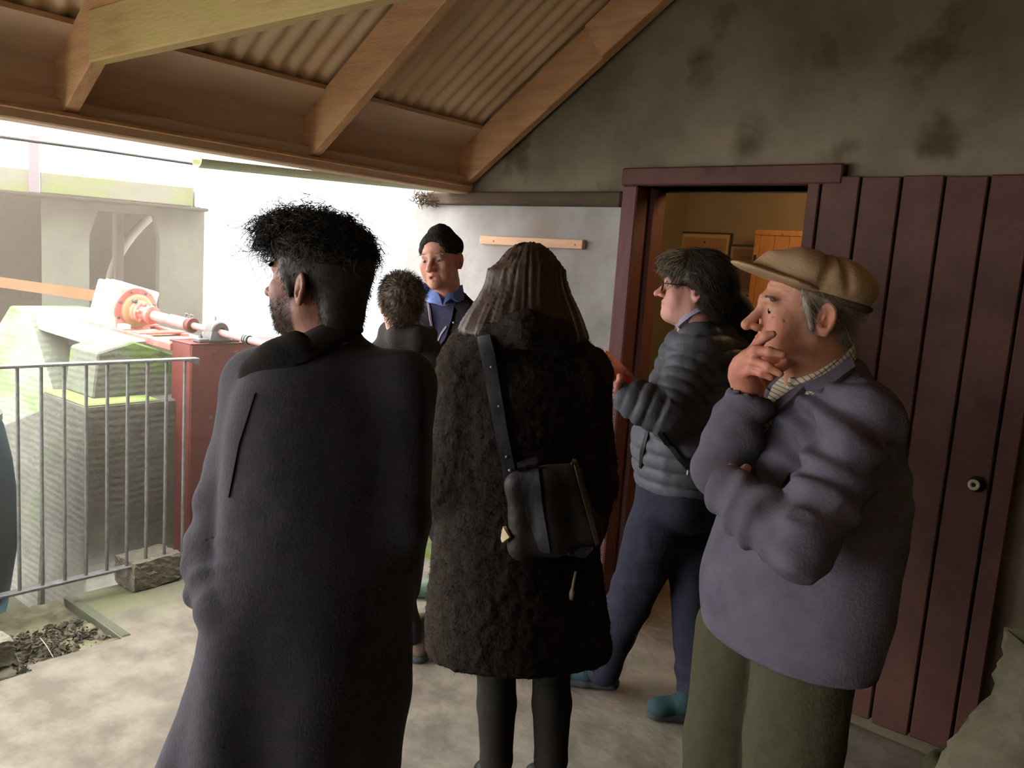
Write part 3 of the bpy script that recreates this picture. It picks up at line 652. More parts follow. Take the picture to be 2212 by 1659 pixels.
def stack(rows, psi=90, ratio=.6, d=2., k=.03, p=2., op='u', grow=0.):
    """rows: (py, xl, xr[, depth]) silhouettes; elliptical sections whose width axis follows the body's heading"""
    a, b = axes(psi); ca, cb = abs(a @ RH), abs(b @ RH)
    Z = []; X = []; Y = []; Wd = []
    for r in rows:
        dd = r[3] if len(r) > 3 else d
        c = at((r[1] + r[2])/2, r[0], dd); hw = (r[2] - r[1])/2/FPX*dd
        w = hw/math.hypot(ca, ratio*cb) + grow
        Z.append(c[2]); X.append(c[0]); Y.append(c[1]); Wd.append(w)
    o = np.argsort(Z); Z, X, Y, Wd = (np.array(v)[o] for v in (Z, X, Y, Wd))
    z0, z1 = Z[0], Z[-1]
    def f(P):
        z = np.clip(P[:, 2], z0, z1)
        cx, cy, w = cat(Z, X, z), cat(Z, Y, z), cat(Z, Wd, z); w = np.maximum(w, .004)
        qx, qy = P[:, 0] - cx, P[:, 1] - cy
        u, v = np.abs(qx*a[0] + qy*a[1]), np.abs(qx*b[0] + qy*b[1])
        e, h = u/w, v/(w*ratio)
        k0 = (e**p + h**p)**(1/p); k1 = np.sqrt((e/w)**2 + (h/(w*ratio))**2) + 1e-9
        dd = k0*(k0 - 1)/k1; dd = np.where(k0 < .05, -w*ratio, dd)
        dz = np.maximum(z0 - P[:, 2], P[:, 2] - z1)
        return np.maximum(dd*.9, dz)
    m_ = Wd.max()
    return Pr(f, op, k, (X.min() - m_, Y.min() - m_, z0), (X.max() + m_, Y.max() + m_, z1))
def smin(a, b, k):
    if k <= 0: return np.minimum(a, b)
    h = np.maximum(k - np.abs(a - b), 0)/k; return np.minimum(a, b) - h*h*k*.25
def field(prims, P):
    d = np.full(len(P), 9.)
    for p in prims:
        di = p.f(P)
        d = smin(d, di, p.k) if p.op == 'u' else -smin(-d, di, p.k) if p.op == 's' else -smin(-d, -di, p.k)
    return d
def sdf_mesh(prims, h, smooth=1):
    U = [p for p in prims if p.op == 'u']
    lo = np.min([p.lo for p in U], 0) - 4*h; hi = np.max([p.hi for p in U], 0) + 4*h
    SB = 32; nb = np.ceil((hi - lo)/h/SB).astype(int); D = np.full(nb*SB, 6*h, 'f4')
    g8 = (np.stack(np.meshgrid(*[np.arange(8)]*3, indexing='ij'), -1).reshape(-1, 3))*h
    g4 = np.stack(np.meshgrid(*[np.arange(4)]*3, indexing='ij'), -1).reshape(-1, 3)
    Rs = SB/2*h*1.74
    for I in np.ndindex(*nb):
        o = lo + np.array(I)*SB*h; c = (o + SB/2*h)[None]
        act = [p for p in prims if p.op != 'u' or True]
        act = [p for p in act if p.f(c)[0] < Rs*1.25 + p.k + 3*h]
        if not any(p.op == 'u' for p in act): continue
        bc = o + (g4*8 + 3.5)*h; db = field(act, bc)
        near = np.abs(db) < 8*h*.87*1.7 + 2*h
        for q in np.where(~near)[0]:
            s = np.array(I)*SB + g4[q]*8; D[s[0]:s[0] + 8, s[1]:s[1] + 8, s[2]:s[2] + 8] = 6*h*np.sign(db[q])
        nn_ = np.where(near)[0]
        if len(nn_) == 0: continue
        P = (o + g4[nn_]*8*h)[:, None, :] + g8[None]
        dv_ = np.clip(field(act, P.reshape(-1, 3)), -6*h, 6*h).reshape(len(nn_), 8, 8, 8)
        for q, val in zip(nn_, dv_):
            s = np.array(I)*SB + g4[q]*8; D[s[0]:s[0] + 8, s[1]:s[1] + 8, s[2]:s[2] + 8] = val
    G = openvdb.FloatGrid(6*h); G.copyFromArray(D); pts, qd = G.convertToQuads(isovalue=0)
    V = lo + pts.astype(float)*h; F = qd.astype(np.int64)
    # keep the largest piece only, outward winding
    n_ = normals(V, F); c = V.mean(0)
    if ((V - c)*n_).sum() < 0: F = F[:, ::-1]
    for _ in range(smooth): V = lap(V, F, .5)
    return V, F
def normals(V, F):
    fn = np.cross(V[F[:, 2]] - V[F[:, 0]], V[F[:, 3]] - V[F[:, 1]]); N = np.zeros_like(V)
    for k in range(4):
        for j in range(3): N[:, j] += np.bincount(F[:, k], fn[:, j], len(V))
    return N/(np.linalg.norm(N, axis=1, keepdims=True) + 1e-12)
def lap(V, F, a):
    S_ = np.zeros_like(V); cnt = np.zeros(len(V))
    for k in range(4):
        i, j = F[:, k], F[:, (k + 1) % 4]; cnt += np.bincount(i, minlength=len(V)) + np.bincount(j, minlength=len(V))
        for c in range(3): S_[:, c] += np.bincount(i, V[j, c], len(V)) + np.bincount(j, V[i, c], len(V))
    return V*(1 - a) + a*S_/np.maximum(cnt, 1)[:, None]
def vnoise(P, seed=0):
    P = np.asarray(P, float); i = np.floor(P).astype(np.int64); f = P - i; f = f*f*(3 - 2*f)
    def hsh(x, y, z):
        n = (x*374761393 + y*668265263 + z*2147483647 + seed*974634777) & 0xffffffff
        n = ((n ^ (n >> 13))*1274126177) & 0xffffffff; n = n ^ (n >> 16); return (n & 0xffff)/65535.*2 - 1
    r = 0
    for dx in (0, 1):
        for dy in (0, 1):
            for dz in (0, 1):
                w = (f[:, 0] if dx else 1 - f[:, 0])*(f[:, 1] if dy else 1 - f[:, 1])*(f[:, 2] if dz else 1 - f[:, 2])
                r = r + w*hsh(i[:, 0] + dx, i[:, 1] + dy, i[:, 2] + dz)
    return r
def ridged(P, seed=0): return 1 - np.abs(vnoise(P, seed))*2
def along(V, pts):
    """position along a polyline (metres) and distance to it, for every vertex"""
    best = np.full(len(V), 9.); S_ = np.zeros(len(V)); acc = 0
    for i in range(len(pts) - 1):
        a, b = np.asarray(pts[i]), np.asarray(pts[i + 1]); ba = b - a; l = np.linalg.norm(ba)
        h = np.clip(((V - a) @ ba)/(l*l), 0, 1); d = np.linalg.norm(V - a - h[:, None]*ba, axis=1)
        m_ = d < best; best = np.where(m_, d, best); S_ = np.where(m_, acc + h*l, S_); acc += l
    return S_, best
def add_tone(o, col):
    a = o.data.color_attributes.new('tone', 'FLOAT_COLOR', 'POINT'); c = np.ones((len(o.data.vertices), 4), 'f4'); c[:, :3] = col; a.data.foreach_set('color', c.ravel())
def fig(name, prims, h, mt, parent, disp=None, smooth=1, label=None, tone=None):
    V, F = sdf_mesh(prims, h, smooth)
    if disp is not None: V = V + normals(V, F)*disp(V)[:, None]
    o = mesh(name, V, F, mt, parent, smooth=True, label=label)
    if tone is not None: add_tone(o, tone(V))
    return o, V, F
def march(prims, px, py, d0, d1=None, n=160):
    """first hit of the view ray through the pixel with the surface"""
    px = np.atleast_1d(np.asarray(px, float)); py = np.atleast_1d(np.asarray(py, float))
    r = (RC @ np.stack([px - W/2, py - H/2, np.full(len(px), FPX)])/FPX).T; ln = np.linalg.norm(r, axis=1)
    t = np.full(len(px), float(d0))
    for _ in range(n): t = t + np.clip(field(prims, CAM + r*t[:, None])*.6/ln, -.02, .05)
    return CAM + r*t[:, None], t
def grad(prims, P, e=.004):
    g = np.stack([field(prims, P + e*np.eye(3)[i]) - field(prims, P - e*np.eye(3)[i]) for i in range(3)], -1)
    return g/(np.linalg.norm(g, axis=1, keepdims=True) + 1e-9)
def patch(name, poly, prims, d0, mt, parent, off=.003, th=.004, step=6, label=None, smooth_normal=True):
    """a sheet of cloth that lies on a surface: outline measured in the photograph, laid onto the modelled body at its depth, with thickness"""
    poly = np.asarray(poly, float); x0, y0 = poly.min(0); x1, y1 = poly.max(0)
    bm = bmesh.new(); pts = []
    n = len(poly)
    for i in range(n):
        a, b = poly[i], poly[(i + 1) % n]; m_ = max(1, int(np.linalg.norm(b - a)/step))
        pts += [a + (b - a)*k/m_ for k in range(m_)]
    pts = np.array(pts); ne = len(pts)
    def inside(X, Y, marg):
        c = np.zeros(len(X), bool)
        for i in range(n):
            (ax_, ay), (bx_, by) = poly[i], poly[(i + 1) % n]
            t = ((ay > Y) != (by > Y)) & (X < (bx_ - ax_)*(Y - ay)/((by - ay) if by != ay else 1e-9) + ax_); c ^= t
        dm = np.min(np.hypot(X[:, None] - pts[None, :, 0], Y[:, None] - pts[None, :, 1]), 1); return c & (dm > marg)
    gx, gy = np.meshgrid(np.arange(x0, x1, step), np.arange(y0, y1, step)); gx, gy = gx.ravel(), gy.ravel()
    ins = inside(gx, gy, step*.55); allp = np.concatenate([pts, np.stack([gx[ins], gy[ins]], 1)])
    from mathutils.geometry import delaunay_2d_cdt
    vo, eo, fo, _, _, _ = delaunay_2d_cdt([Vector(p) for p in allp], [(i, (i + 1) % ne) for i in range(ne)], [], 1, 1e-4)
    X = np.array([v[0] for v in vo]); Y = np.array([v[1] for v in vo])
    P_, t = march(prims, X, Y, d0); ok = t < d0 + 1.0
    if not ok.all():
        t = np.where(ok, t, np.median(t[ok])); P_ = CAM + (RC @ np.stack([X - W/2, Y - H/2, np.full(len(X), FPX)])/FPX).T*t[:, None]
    g = grad(prims, P_, .012)
    top = P_ + g*(off + th); bot = P_ + g*(off - .006)
    V = np.concatenate([top, bot]); m_ = len(X); F = []
    cnt = {}
    for f in fo:
        F.append(tuple(f)); F.append(tuple(i + m_ for i in f[::-1]))
        for i in range(len(f)): e = (f[i], f[(i + 1) % len(f)]); cnt[e] = cnt.get(e, 0) + 1
    for (a, b) in cnt:
        if (b, a) not in cnt: F.append((b, a, a + m_, b + m_))
    bm.free()
    o = mesh(name, V, F, mt, parent, smooth=True, label=label, angle=50)
    bm2 = bmesh.new(); bm2.from_mesh(o.data); bmesh.ops.recalc_face_normals(bm2, faces=bm2.faces); bm2.to_mesh(o.data); bm2.free()
    o.data.polygons.foreach_set('use_smooth', np.ones(len(o.data.polygons), bool)); o.data.set_sharp_from_angle(angle=math.radians(50))
    return o
# ------------------------------------------------------------------ strands (hair, fur)
def strands(paths, r0, r1=None, n=3):
    """paths: array (S, K, 3); returns one mesh of thin tapering prisms"""
    paths = np.asarray(paths, float); S_, K, _ = paths.shape; r1 = r0*.3 if r1 is None else r1
    t = np.gradient(paths, axis=1); t /= np.linalg.norm(t, axis=2, keepdims=True) + 1e-9
    a = np.cross(t, np.array([.31, .52, .79])); a /= np.linalg.norm(a, axis=2, keepdims=True) + 1e-9; b = np.cross(t, a)
    rad = (np.linspace(1, 0, K)*(np.asarray(r0) - r1)[..., None] if np.ndim(r0) else np.linspace(r0, r1, K)[None])
    rad = np.broadcast_to(rad, (S_, K))
    V = np.stack([paths + rad[..., None]*(math.cos(2*math.pi*q/n)*a + math.sin(2*math.pi*q/n)*b) for q in range(n)], 2).reshape(-1, 3)
    idx = np.arange(S_*K*n).reshape(S_, K, n); F = []
    for q in range(n): F.append(np.stack([idx[:, :-1, q], idx[:, :-1, (q + 1) % n], idx[:, 1:, (q + 1) % n], idx[:, 1:, q]], -1).reshape(-1, 4))
    return V, np.concatenate(F)
def joinnp(*L):
    V = []; F = []; o = 0
    for v, f in L: V.append(v); F.append(np.asarray(f) + o); o += len(v)
    return np.concatenate(V), np.concatenate(F)
# ------------------------------------------------------------------ heads
class Head:
    """local frame: x to the person's right, y forward, z up, origin between the eyes inside the head"""
    def __init__(s, psi, pitch, roll, anchor, px, py, depth, size=1.):
        r, f = axes(psi); u = UP
        f2 = f*math.cos(math.radians(pitch)) + u*math.sin(math.radians(pitch)); u2 = np.cross(r, f2)
        c_, s_ = math.cos(math.radians(roll)), math.sin(math.radians(roll)); r2 = r*c_ + u2*s_; u3 = u2*c_ - r*s_
        s.R = np.stack([r2, f2, u3], 1); s.s = size
        fw = RC @ np.array([0, 0, 1.]); off = s.R @ np.asarray(anchor, float)*size
        s.c = at(px, py, depth + off @ fw) - off
    def w(s, p): return s.c + (np.asarray(p, float)*s.s) @ s.R.T
    def l(s, P): return ((P - s.c) @ s.R)/s.s
    def wrap(s, prims):
        out = []
        for p in prims:
            f = (lambda g: (lambda P: g(s.l(P))*s.s))(p.f)
            c = s.w((p.lo + p.hi)/2); r = np.linalg.norm(p.hi - p.lo)/2*s.s; out.append(Pr(f, p.op, p.k*s.s, c - r, c + r))
        return out
def head_prims(nose=1., chin=1., fat=0., age=0., mouth_open=0., brow=1., ears=1.):
    L = [ell((0, -.012, .035), (.075, .098, .083)), ell((0, .028, -.03), (.062 + fat, .064, .088), .03)]
    for sgn in (-1, 1):
        L += [cone((sgn*.05, -.002, -.062), (sgn*.012, .07, -.097), .02 + fat, .016, .03)]
        L += [ell((sgn*.043, .062, -.022), (.022 + fat*.5, .024, .02), .022)]
        L += [ell((sgn*.04, .055, -.055), (.02 + fat, .026, .026), .025)]
    L += [ell((0, .082*chin, -.1), (.02, .017, .016), .02), cone((-.034, .081, .019), (0, .087, .018), .012*brow, .012*brow, .015), cone((.034, .081, .019), (0, .087, .018), .012*brow, .012*brow, .015)]
    L += [ell((0, .078, -.066), (.027, .02, .026), .02)]
    for sgn in (-1, 1): L += [ell((sgn*.033, .102, -.001), (.019, .016, .0115), .014, 's')]
    for sgn in (-1, 1): L += [ell((sgn*.032, .078, -.001), (.0125,)*3, .004)]
    L += [cone((0, .09, .008), (0, .112 + .008*nose, -.032), .0085, .0115*nose, .01), ell((0, .116 + .009*nose, -.036), (.0125*nose, .011, .0105), .006)]
    for sgn in (-1, 1): L += [ell((sgn*.0135, .106, -.039), (.0085, .0115, .0085), .006)]
    for sgn in (-1, 1): L += [ell((sgn*.0065, .113, -.0465), (.0036, .006, .004), .003, 's')]
    L += [cone((-.02, .089, -.0635), (0, .0985, -.061), .0042, .0058, .004), cone((.02, .089, -.0635), (0, .0985, -.061), .0042, .0058, .004)]
    L += [cone((-.018, .089, -.0705 - mouth_open), (0, .0965, -.0735 - mouth_open), .0042, .0066, .004), cone((.018, .089, -.0705 - mouth_open), (0, .0965, -.0735 - mouth_open), .0042, .0066, .004)]
    if mouth_open: L += [ell((0, .1, -.068 - mouth_open*.5), (.012, .014, .003 + mouth_open*.5), .003, 's')]
    # cheek folds
    if age:
        for sgn in (-1, 1): L += [cone((sgn*.025, .098, -.042), (sgn*.035, .087, -.074), .0022*age, .002*age, .006, 's'), cone((sgn*.05, .08, -.012), (sgn*.066, .058, -.02), .0014, .0012, .004, 's'), cone((sgn*.022, .094, -.017), (sgn*.04, .087, -.02), .0016*age, .0014, .006, 's')]
    L += [cone((0, -.016, -.05), (0, -.030, -.16), .055 + fat, .055 + fat, .03)]
    if fat: L += [ell((0, .045, -.112), (.04, .04, .022), .03)]
    cs, sn = math.cos(.38), math.sin(.38)
    for sgn in (-1, 1):
        # ear plate stands off the head, turned outwards and leaning back
        rx = nrm((sgn*.86, .5, 0)); up = nrm((0, -.24, 1)); fy = np.cross(up, rx); up = np.cross(rx, fy); Re = np.stack([rx, fy, up], 1); c = np.array([sgn*.081, -.016, -.012])
        e = ears
        L += [ell(c, (.0085*e, .0195*e, .032*e), .006, 'u', Re), ell(c + Re @ np.array([.0075, .002, .004]), (.0065, .0125*e, .021*e), .003, 's', Re), ell(c + Re @ np.array([.001, .004, -.008]), (.006, .0075, .0095), .004, 's', Re)]
        L += [ell(c + Re @ np.array([.002, -.003, .008]), (.0035, .003, .011), .003, 'u', Re), ell(c + Re @ np.array([.003, .0125, -.006]), (.004, .0035, .006), .004, 'u', Re), ell(c + Re @ np.array([.0, .006, -.027]), (.006, .0095, .0095), .005, 'u', Re)]
    return L
def gsn(P, c, r): return np.exp(-(((P - np.asarray(c))/np.asarray(r))**2).sum(1))
def skin_tone(Hd, V, base_red=.5, beard=None, extra=None):
    P = Hd.l(V); t = np.ones((len(V), 3))
    def mixk(w, c): t[:] = t*(1 - w[:, None]) + t*w[:, None]*np.asarray(c)
    Pm = P.copy(); Pm[:, 0] = np.abs(Pm[:, 0])
    mixk(base_red*gsn(Pm, (.045, .06, -.03), (.025, .03, .022)), (1.0, .72, .68))
    mixk(base_red*1.1*gsn(Pm, (0, .118, -.034), (.02, .02, .02)), (1.0, .68, .64))
    mixk(base_red*gsn(Pm, (.085, -.016, -.01), (.014, .03, .04)), (1.0, .72, .66))
    mixk(.9*gsn(Pm, (.005, .098, -.068), (.02, .012, .0085)), (.86, .58, .56))
    mixk(.35*gsn(Pm, (.033, .09, -.012), (.02, .02, .009)), (.8, .7, .72))
    mixk(np.full(len(V), .5)*np.clip(vnoise(P*60) + .1, 0, 1), (.93, .86, .84))
    if beard is not None:
        w, c = beard(P); mixk(w, c)
    return t
def body_skin(name='skin', cols=((196, 138, 112), (206, 150, 124))):
    return mat(name, list(cols), 30, .5, .12, 220, attr='tone', spec=.35)
def hand(prims_out, wrist, kn, fingers, thumb, r=.0095, k=.007, palm_in=None):
    """wrist point, four knuckle points, per finger three further joints, thumb joints; appended as primitives"""
    wrist = np.asarray(wrist); kn = [np.asarray(q) for q in kn]
    for i, q in enumerate(kn):
        prims_out.append(cone(wrist + (q - wrist)*.15, q, .018, .0125, .02))
    prims_out.append(cone(kn[0], kn[3], .011, .0105, .012))
    prims_out.append(cone((kn[0]*.5 + wrist*.5), (kn[3]*.5 + wrist*.5), .015, .015, .015))
    for i, fg in enumerate(fingers):
        pts = [kn[i]] + [np.asarray(q) for q in fg]; rr = [r*1.12, r*1.02, r*.92, r*.78]; s = (1, 1.03, .98, .86)[i]
        for j in range(len(pts) - 1):
            prims_out.append(cone(pts[j], pts[j + 1], rr[j]*s, rr[j + 1]*s, .004 if j else k))
            if j: prims_out.append(ell(pts[j], (rr[j]*s*1.06,)*3, .004))
    tp = [np.asarray(q) for q in thumb]
    prims_out.append(cone(wrist + (tp[0] - wrist)*.2, tp[0], .018, .0145, .015))
    for j in range(len(tp) - 1): prims_out.append(cone(tp[j], tp[j + 1], .0135 - .0015*j, .012 - .002*j, .005))
# ------------------------------------------------------------------ cloth, skin and hair materials
M_coat = mat('navy wool coat', [(56, 52, 57), (63, 58, 65)], 40, .85, .25, 160, sheen=.15, spec=.15)
M_coatcol = mat('dark coat collar', [(48, 44, 42), (54, 50, 48)], 40, .9, .25, 160, spec=.15)
M_fur = mat('black sheared fur', [(46, 39, 33), (55, 47, 41)], 50, .95, .6, 120, spec=.1)
M_tights = mat('black tights', [(46, 42, 38), (54, 50, 46)], 60, .9, .1, 200, spec=.1)
M_leather = mat('worn charcoal leather', [(50, 49, 51), (60, 58, 60), (70, 68, 70)], 18, .55, .3, 60, spots=[((110, 106, 104), 30, .68, .76)])
M_leather2 = mat('dark bag leather', [(42, 38, 34), (52, 46, 42)], 18, .6, .3, 60, spots=[((88, 80, 72), 26, .68, .78)])
M_puffer = mat('grey quilted nylon', [(82, 82, 88), (92, 92, 98)], 30, .55, .25, 60, spec=.25)
M_puffer2 = mat('dark hood lining', [(44, 42, 44), (50, 48, 50)], 30, .8)
M_navytr = mat('navy trousers', [(42, 43, 54), (50, 51, 63)], 40, .85, .25, 120, spec=.15)
M_tealshoe = mat('teal suede', [(48, 70, 74), (58, 80, 84)], 30, .85, .25, 120)
M_sole = mat('dark rubber sole', [(58, 62, 60), (70, 74, 72)], 30, .8)
M_lace = mat('grey lace', [(130, 140, 140), (146, 156, 156)], 30, .8)
M_workj = mat('blue grey work jacket', [(94, 89, 100), (102, 97, 108), (110, 104, 114)], 14, .85, .25, 150, spec=.15)
M_olive = mat('olive corduroy trousers', [(78, 76, 58), (86, 84, 64)], 40, .9, .3, 120, spec=.1)
M_tan = mat('tan corduroy cap', [(164, 134, 100), (178, 148, 113), (188, 159, 124)], 9, .9, .3, 160, spec=.1)
M_tanin = mat('dark cap band', [(96, 76, 52), (108, 86, 60)], 20, .9)
M_hood = mat('dark hooded sweatshirt', [(56, 52, 50), (64, 60, 58)], 40, .95, .3, 120, spec=.1)
M_print = mat('faded print', [(120, 112, 106), (134, 126, 120)], 60, .9)
M_djack = mat('dark waxed jacket', [(54, 50, 54), (62, 58, 62)], 20, .7, .3, 60)
M_jumper = mat('navy jumper', [(60, 60, 82), (68, 68, 92)], 50, .95, .4, 160)
M_bshirt = mat('blue shirt cotton', [(104, 122, 184), (116, 134, 194)], 30, .8, .15, 120)
M_beanie = mat('dark knit beanie', [(50, 48, 44), (58, 56, 52)], 60, .95, .5, 200, spec=.1)
M_well = mat('green rubber boot', [(84, 100, 80), (96, 112, 92)], 20, .5)
M_bboot = mat('brown leather boot', [(96, 82, 66), (110, 94, 76)], 18, .7, .3, 60)
M_redcase = mat('red tablet case', [(196, 22, 26), (206, 28, 30)], 20, .5)
M_silver = mat('silver metal', [(190, 186, 180), (204, 200, 194)], 20, .3, metal=.7)
M_eyeball = mat('eye', [(150, 138, 128), (162, 150, 140)], 30, .15, attr='tone', spec=.5)
M_tagl = mat('beige tag', [(176, 160, 122), (188, 172, 134)], 20, .8)
M_cord = mat('pale cord', [(158, 148, 128), (172, 162, 142)], 20, .8)
M_pshirt = mat('mauve collar cotton', [(150, 144, 164), (162, 156, 176)], 30, .85)
def check_mat():
    mt = bpy.data.materials.new('checked shirt cotton'); mt.use_nodes = True; nt = mt.node_tree; N = nt.nodes; L = nt.links; bs = N['Principled BSDF']
    tc = N.new('ShaderNodeTexCoord'); sep = []
    out = None
    for axv in (nrm(RH*.75 + UP*.6), nrm(-RH*.62 + UP*.75)):
        dt = N.new('ShaderNodeVectorMath'); dt.operation = 'DOT_PRODUCT'; L.new(tc.outputs['Object'], dt.inputs[0]); dt.inputs[1].default_value = tuple(axv)
        ml = N.new('ShaderNodeMath'); ml.operation = 'MULTIPLY'; L.new(dt.outputs['Value'], ml.inputs[0]); ml.inputs[1].default_value = 92
        frc = N.new('ShaderNodeMath'); frc.operation = 'FRACT'; L.new(ml.outputs[0], frc.inputs[0])
        lt = N.new('ShaderNodeMath'); lt.operation = 'LESS_THAN'; L.new(frc.outputs[0], lt.inputs[0]); lt.inputs[1].default_value = .24
        if out is None: out = lt.outputs[0]
        else:
            mx = N.new('ShaderNodeMath'); mx.operation = 'ADD'; L.new(out, mx.inputs[0]); L.new(lt.outputs[0], mx.inputs[1]); out = mx.outputs[0]
    dv_ = N.new('ShaderNodeMath'); dv_.operation = 'MULTIPLY'; L.new(out, dv_.inputs[0]); dv_.inputs[1].default_value = .5
    rp = N.new('ShaderNodeValToRGB'); L.new(dv_.outputs[0], rp.inputs[0]); e = rp.color_ramp.elements
    e[0].color = (*lin((206, 198, 176)), 1); e[1].color = (*lin((88, 72, 52)), 1); m2 = e.new(.5); m2.color = (*lin((136, 120, 94)), 1)
    L.new(rp.outputs[0], bs.inputs['Base Color']); bs.inputs['Roughness'].default_value = .9; return mt
M_check = check_mat()
def hairmat(nm, cols): return mat(nm, cols, 60, .5, 0, 60, spec=.3)
M_hblack = hairmat('black hair', [(50, 42, 34), (64, 54, 45)])
M_hbrown = hairmat('long brown hair', [(70, 57, 48), (84, 69, 58), (97, 81, 69)])
M_hboy = hairmat('light brown hair', [(92, 76, 62), (116, 98, 82)])
M_hbob = hairmat('dark bobbed hair', [(62, 53, 43), (92, 80, 64)])
M_hgrey = hairmat('grey hair', [(138, 124, 110), (160, 146, 132)])
M_hbrow = hairmat('dark grey eyebrow hair', [(84, 70, 58), (104, 90, 76)])
M_hfair = hairmat('greying fringe', [(142, 128, 106), (160, 146, 124)])

def eyes(Hd, parent, sides=(-1, 1), look=(0, 1, 0), iris=(86, 70, 52)):
    for sg in sides:
        c = Hd.w((sg*.032, .0785, -.001)); lk = nrm(Hd.R @ nrm(look)); bm = bmesh.new(); bmesh.ops.create_uvsphere(bm, u_segments=28, v_segments=20, radius=.0117*Hd.s)
        V, F = bm_out(bm); V = np.array(V); d = V @ lk/(.0117*Hd.s); V = V + c
        t = np.ones((len(V), 3)); t[d > .86] = np.array(lin(iris))/.75; t[d > .965] = .02
        o = mesh('eye', V, F, M_eyeball, parent, smooth=True); add_tone(o, t)
def slit(z=-.0015, h=.0031):
    return [ell((s*.032, .0925, z), (.0132, .0085, h), .002, 's') for s in (-1, 1)]
def brows(Hd, parent, mt, thick=.004, z=.02, n=160, sides=(-1, 1)):
    r = np.random.RandomState(5); Pth = []
    for sg in sides:
        for i in range(n):
            u = r.rand(); x = .012 + .038*u; y = .0985 - .36*(x - .012)**1.25*1.0 - .004*u; zz = z + .007*math.sin(u*2.4) - .004*u + thick*(r.rand() - .5)*(1.3 - u)
            p = np.array([sg*x, y - .003, zz]); d = np.array([sg*.008, -.001, .002 + .003*r.randn()*.5]); Pth.append([Hd.w(p), Hd.w(p + d*.5 + (0, .002, .001)), Hd.w(p + d)])
    V, F = strands(np.array(Pth), .0006*Hd.s); mesh('eyebrow', V, F, mt, parent, smooth=True, kind='stuff')
def hair_from(Hd, V, N, mask, n, fn, seed):
    """roots on masked vertices of a shell; fn(local points, local normals, rng) -> (n,K,3) local offsets"""
    r = np.random.RandomState(seed); idx = np.where(mask)[0]; i = idx[r.randint(0, len(idx), n)]
    P = Hd.l(V[i]) + r.randn(n, 3)*.0012; Nl = N[i] @ Hd.R
    off = fn(P, Nl, r); loc = P[:, None, :] + off
    return Hd.c + (loc*Hd.s) @ Hd.R.T
def noisy_folds(V, sc, amp, seed=0, st=(1, 1, 1)):
    Q = V*np.asarray(st)*sc; return amp*(vnoise(Q, seed) + .5*vnoise(Q*2.1 + 7, seed + 1))
def creases(V, pts, amp, freq, spread, seed=0):
    """soft ring folds gathered along a sleeve or trouser leg"""
    s, d = along(V, pts); w = np.exp(-(d/spread)**4)
    ph = 1.6*vnoise(V*9, seed) + 1.2*vnoise(V*4 + 3, seed + 2)
    q = .5 + .5*np.sin(s*freq*2*math.pi + ph*2.4); return amp*w*(q**1.5 - .4)*(.6 + .6*vnoise(V*6, seed + 5))
def trousers_shoes(name_tr, M_tr, parent, legs, h=.008, disp=None, extra=()):
    pr = list(extra)
    for (pts, rs) in legs: pr += chain(pts, rs, .02)
    return fig(name_tr, pr, h, M_tr, parent, disp)
def shoe(parent, heel, d, length, mt, msole, name='shoe', hgt=.075, w=.043, laces=False, ankle=None, h=.004):
    d = nrm(np.array([d[0], d[1], 0])); s = np.array([d[1], -d[0], 0]); heel = np.array([heel[0], heel[1], 0.])
    def p(a, b, z): return heel + d*a*length + s*b + UP*z
    up = [cone(p(.13, 0, .05), p(.5, 0, .052), w*.86, w*.9, .02), cone(p(.5, 0, .046), p(.86, 0, .036), w*.92, w*.72, .02), cone(p(.14, 0, .06), p(.2, 0, hgt + .03), w*.8, w*.85, .02), ell(p(.82, .0, .034), (w*.95, w*.95, .03), .02)]
    up += [halfspace(p(0, 0, .018), (0, 0, -1))]
    o, V, F = fig(name, up, h, mt, parent)
    so = [cone(p(.13, 0, .014), p(.5, 0, .014), w*.92, w*.9, .01), cone(p(.5, 0, .014), p(.85, 0, .016), w*.96, w*.84, .01), halfspace(p(0, 0, .026), (0, 0, 1), .003), halfspace(p(0, 0, .001), (0, 0, -1), .002)]
    fig('sole', so, h, msole, o)
    if laces:
        for k in range(4):
            a = .42 + .08*k; z = .1 - .014*k
            V, F = tube([p(a, -.022, z - .012), p(a + .02, 0, z), p(a + .03, .022, z - .012)], .0022, 6); mesh('lace', V, F, M_lace, o, smooth=True)
    return o
def FD(px, py, d): return at(px, py, d)
def foot(px, py): return onax(px, py, 2, 0.)

# ================================================================== cap man
KD = 1.085
def DD(px, py, d): return at(px, py, d*KD)
def dstack(rows, d=1.66, **k): return stack(rows, d=d*KD, **k)
hd = Head(3, -2, 1, (-.081, -.016, -.012), 1783, 690, 1.80, 1.0)
p0 = onax(1690, 1659, 2, .5); D_ = thing('person', (DD(1690, 1000, 1.65)[0], DD(1690, 1000, 1.65)[1], 0), 'older man in tan flat cap and blue grey jacket, hand held over his mouth', 'person')
torsoD = [(760, 1735, 1838), (790, 1712, 1862), (830, 1690, 1885), (880, 1660, 1906), (960, 1628, 1924), (1050, 1605, 1926), (1130, 1580, 1912), (1200, 1558, 1896), (1270, 1535, 1886), (1320, 1530, 1872), (1360, 1532, 1862), (1392, 1536, 1854)]
st = dstack(torsoD, psi=-30, ratio=.66, d=1.66, k=.03)
shL, elL, wrL = DD(1862, 905, 1.54), DD(1722, 1178, 1.40), DD(1572, 1066, 1.52)
shR, elR, wrR = DD(1690, 900, 1.80), DD(1556, 1012, 1.66), DD(1612, 872, 1.635)
co1 = DD(1845, 752, 1.64) - DD(1700, 838, 1.64)
nup = nrm(np.cross(FH, co1)); nup = nup if nup[2] > 0 else -nup
jt = [st, cone(shL, shR, .07, .07, .05), halfspace(DD(1772, 812, 1.64), nup, .012)]
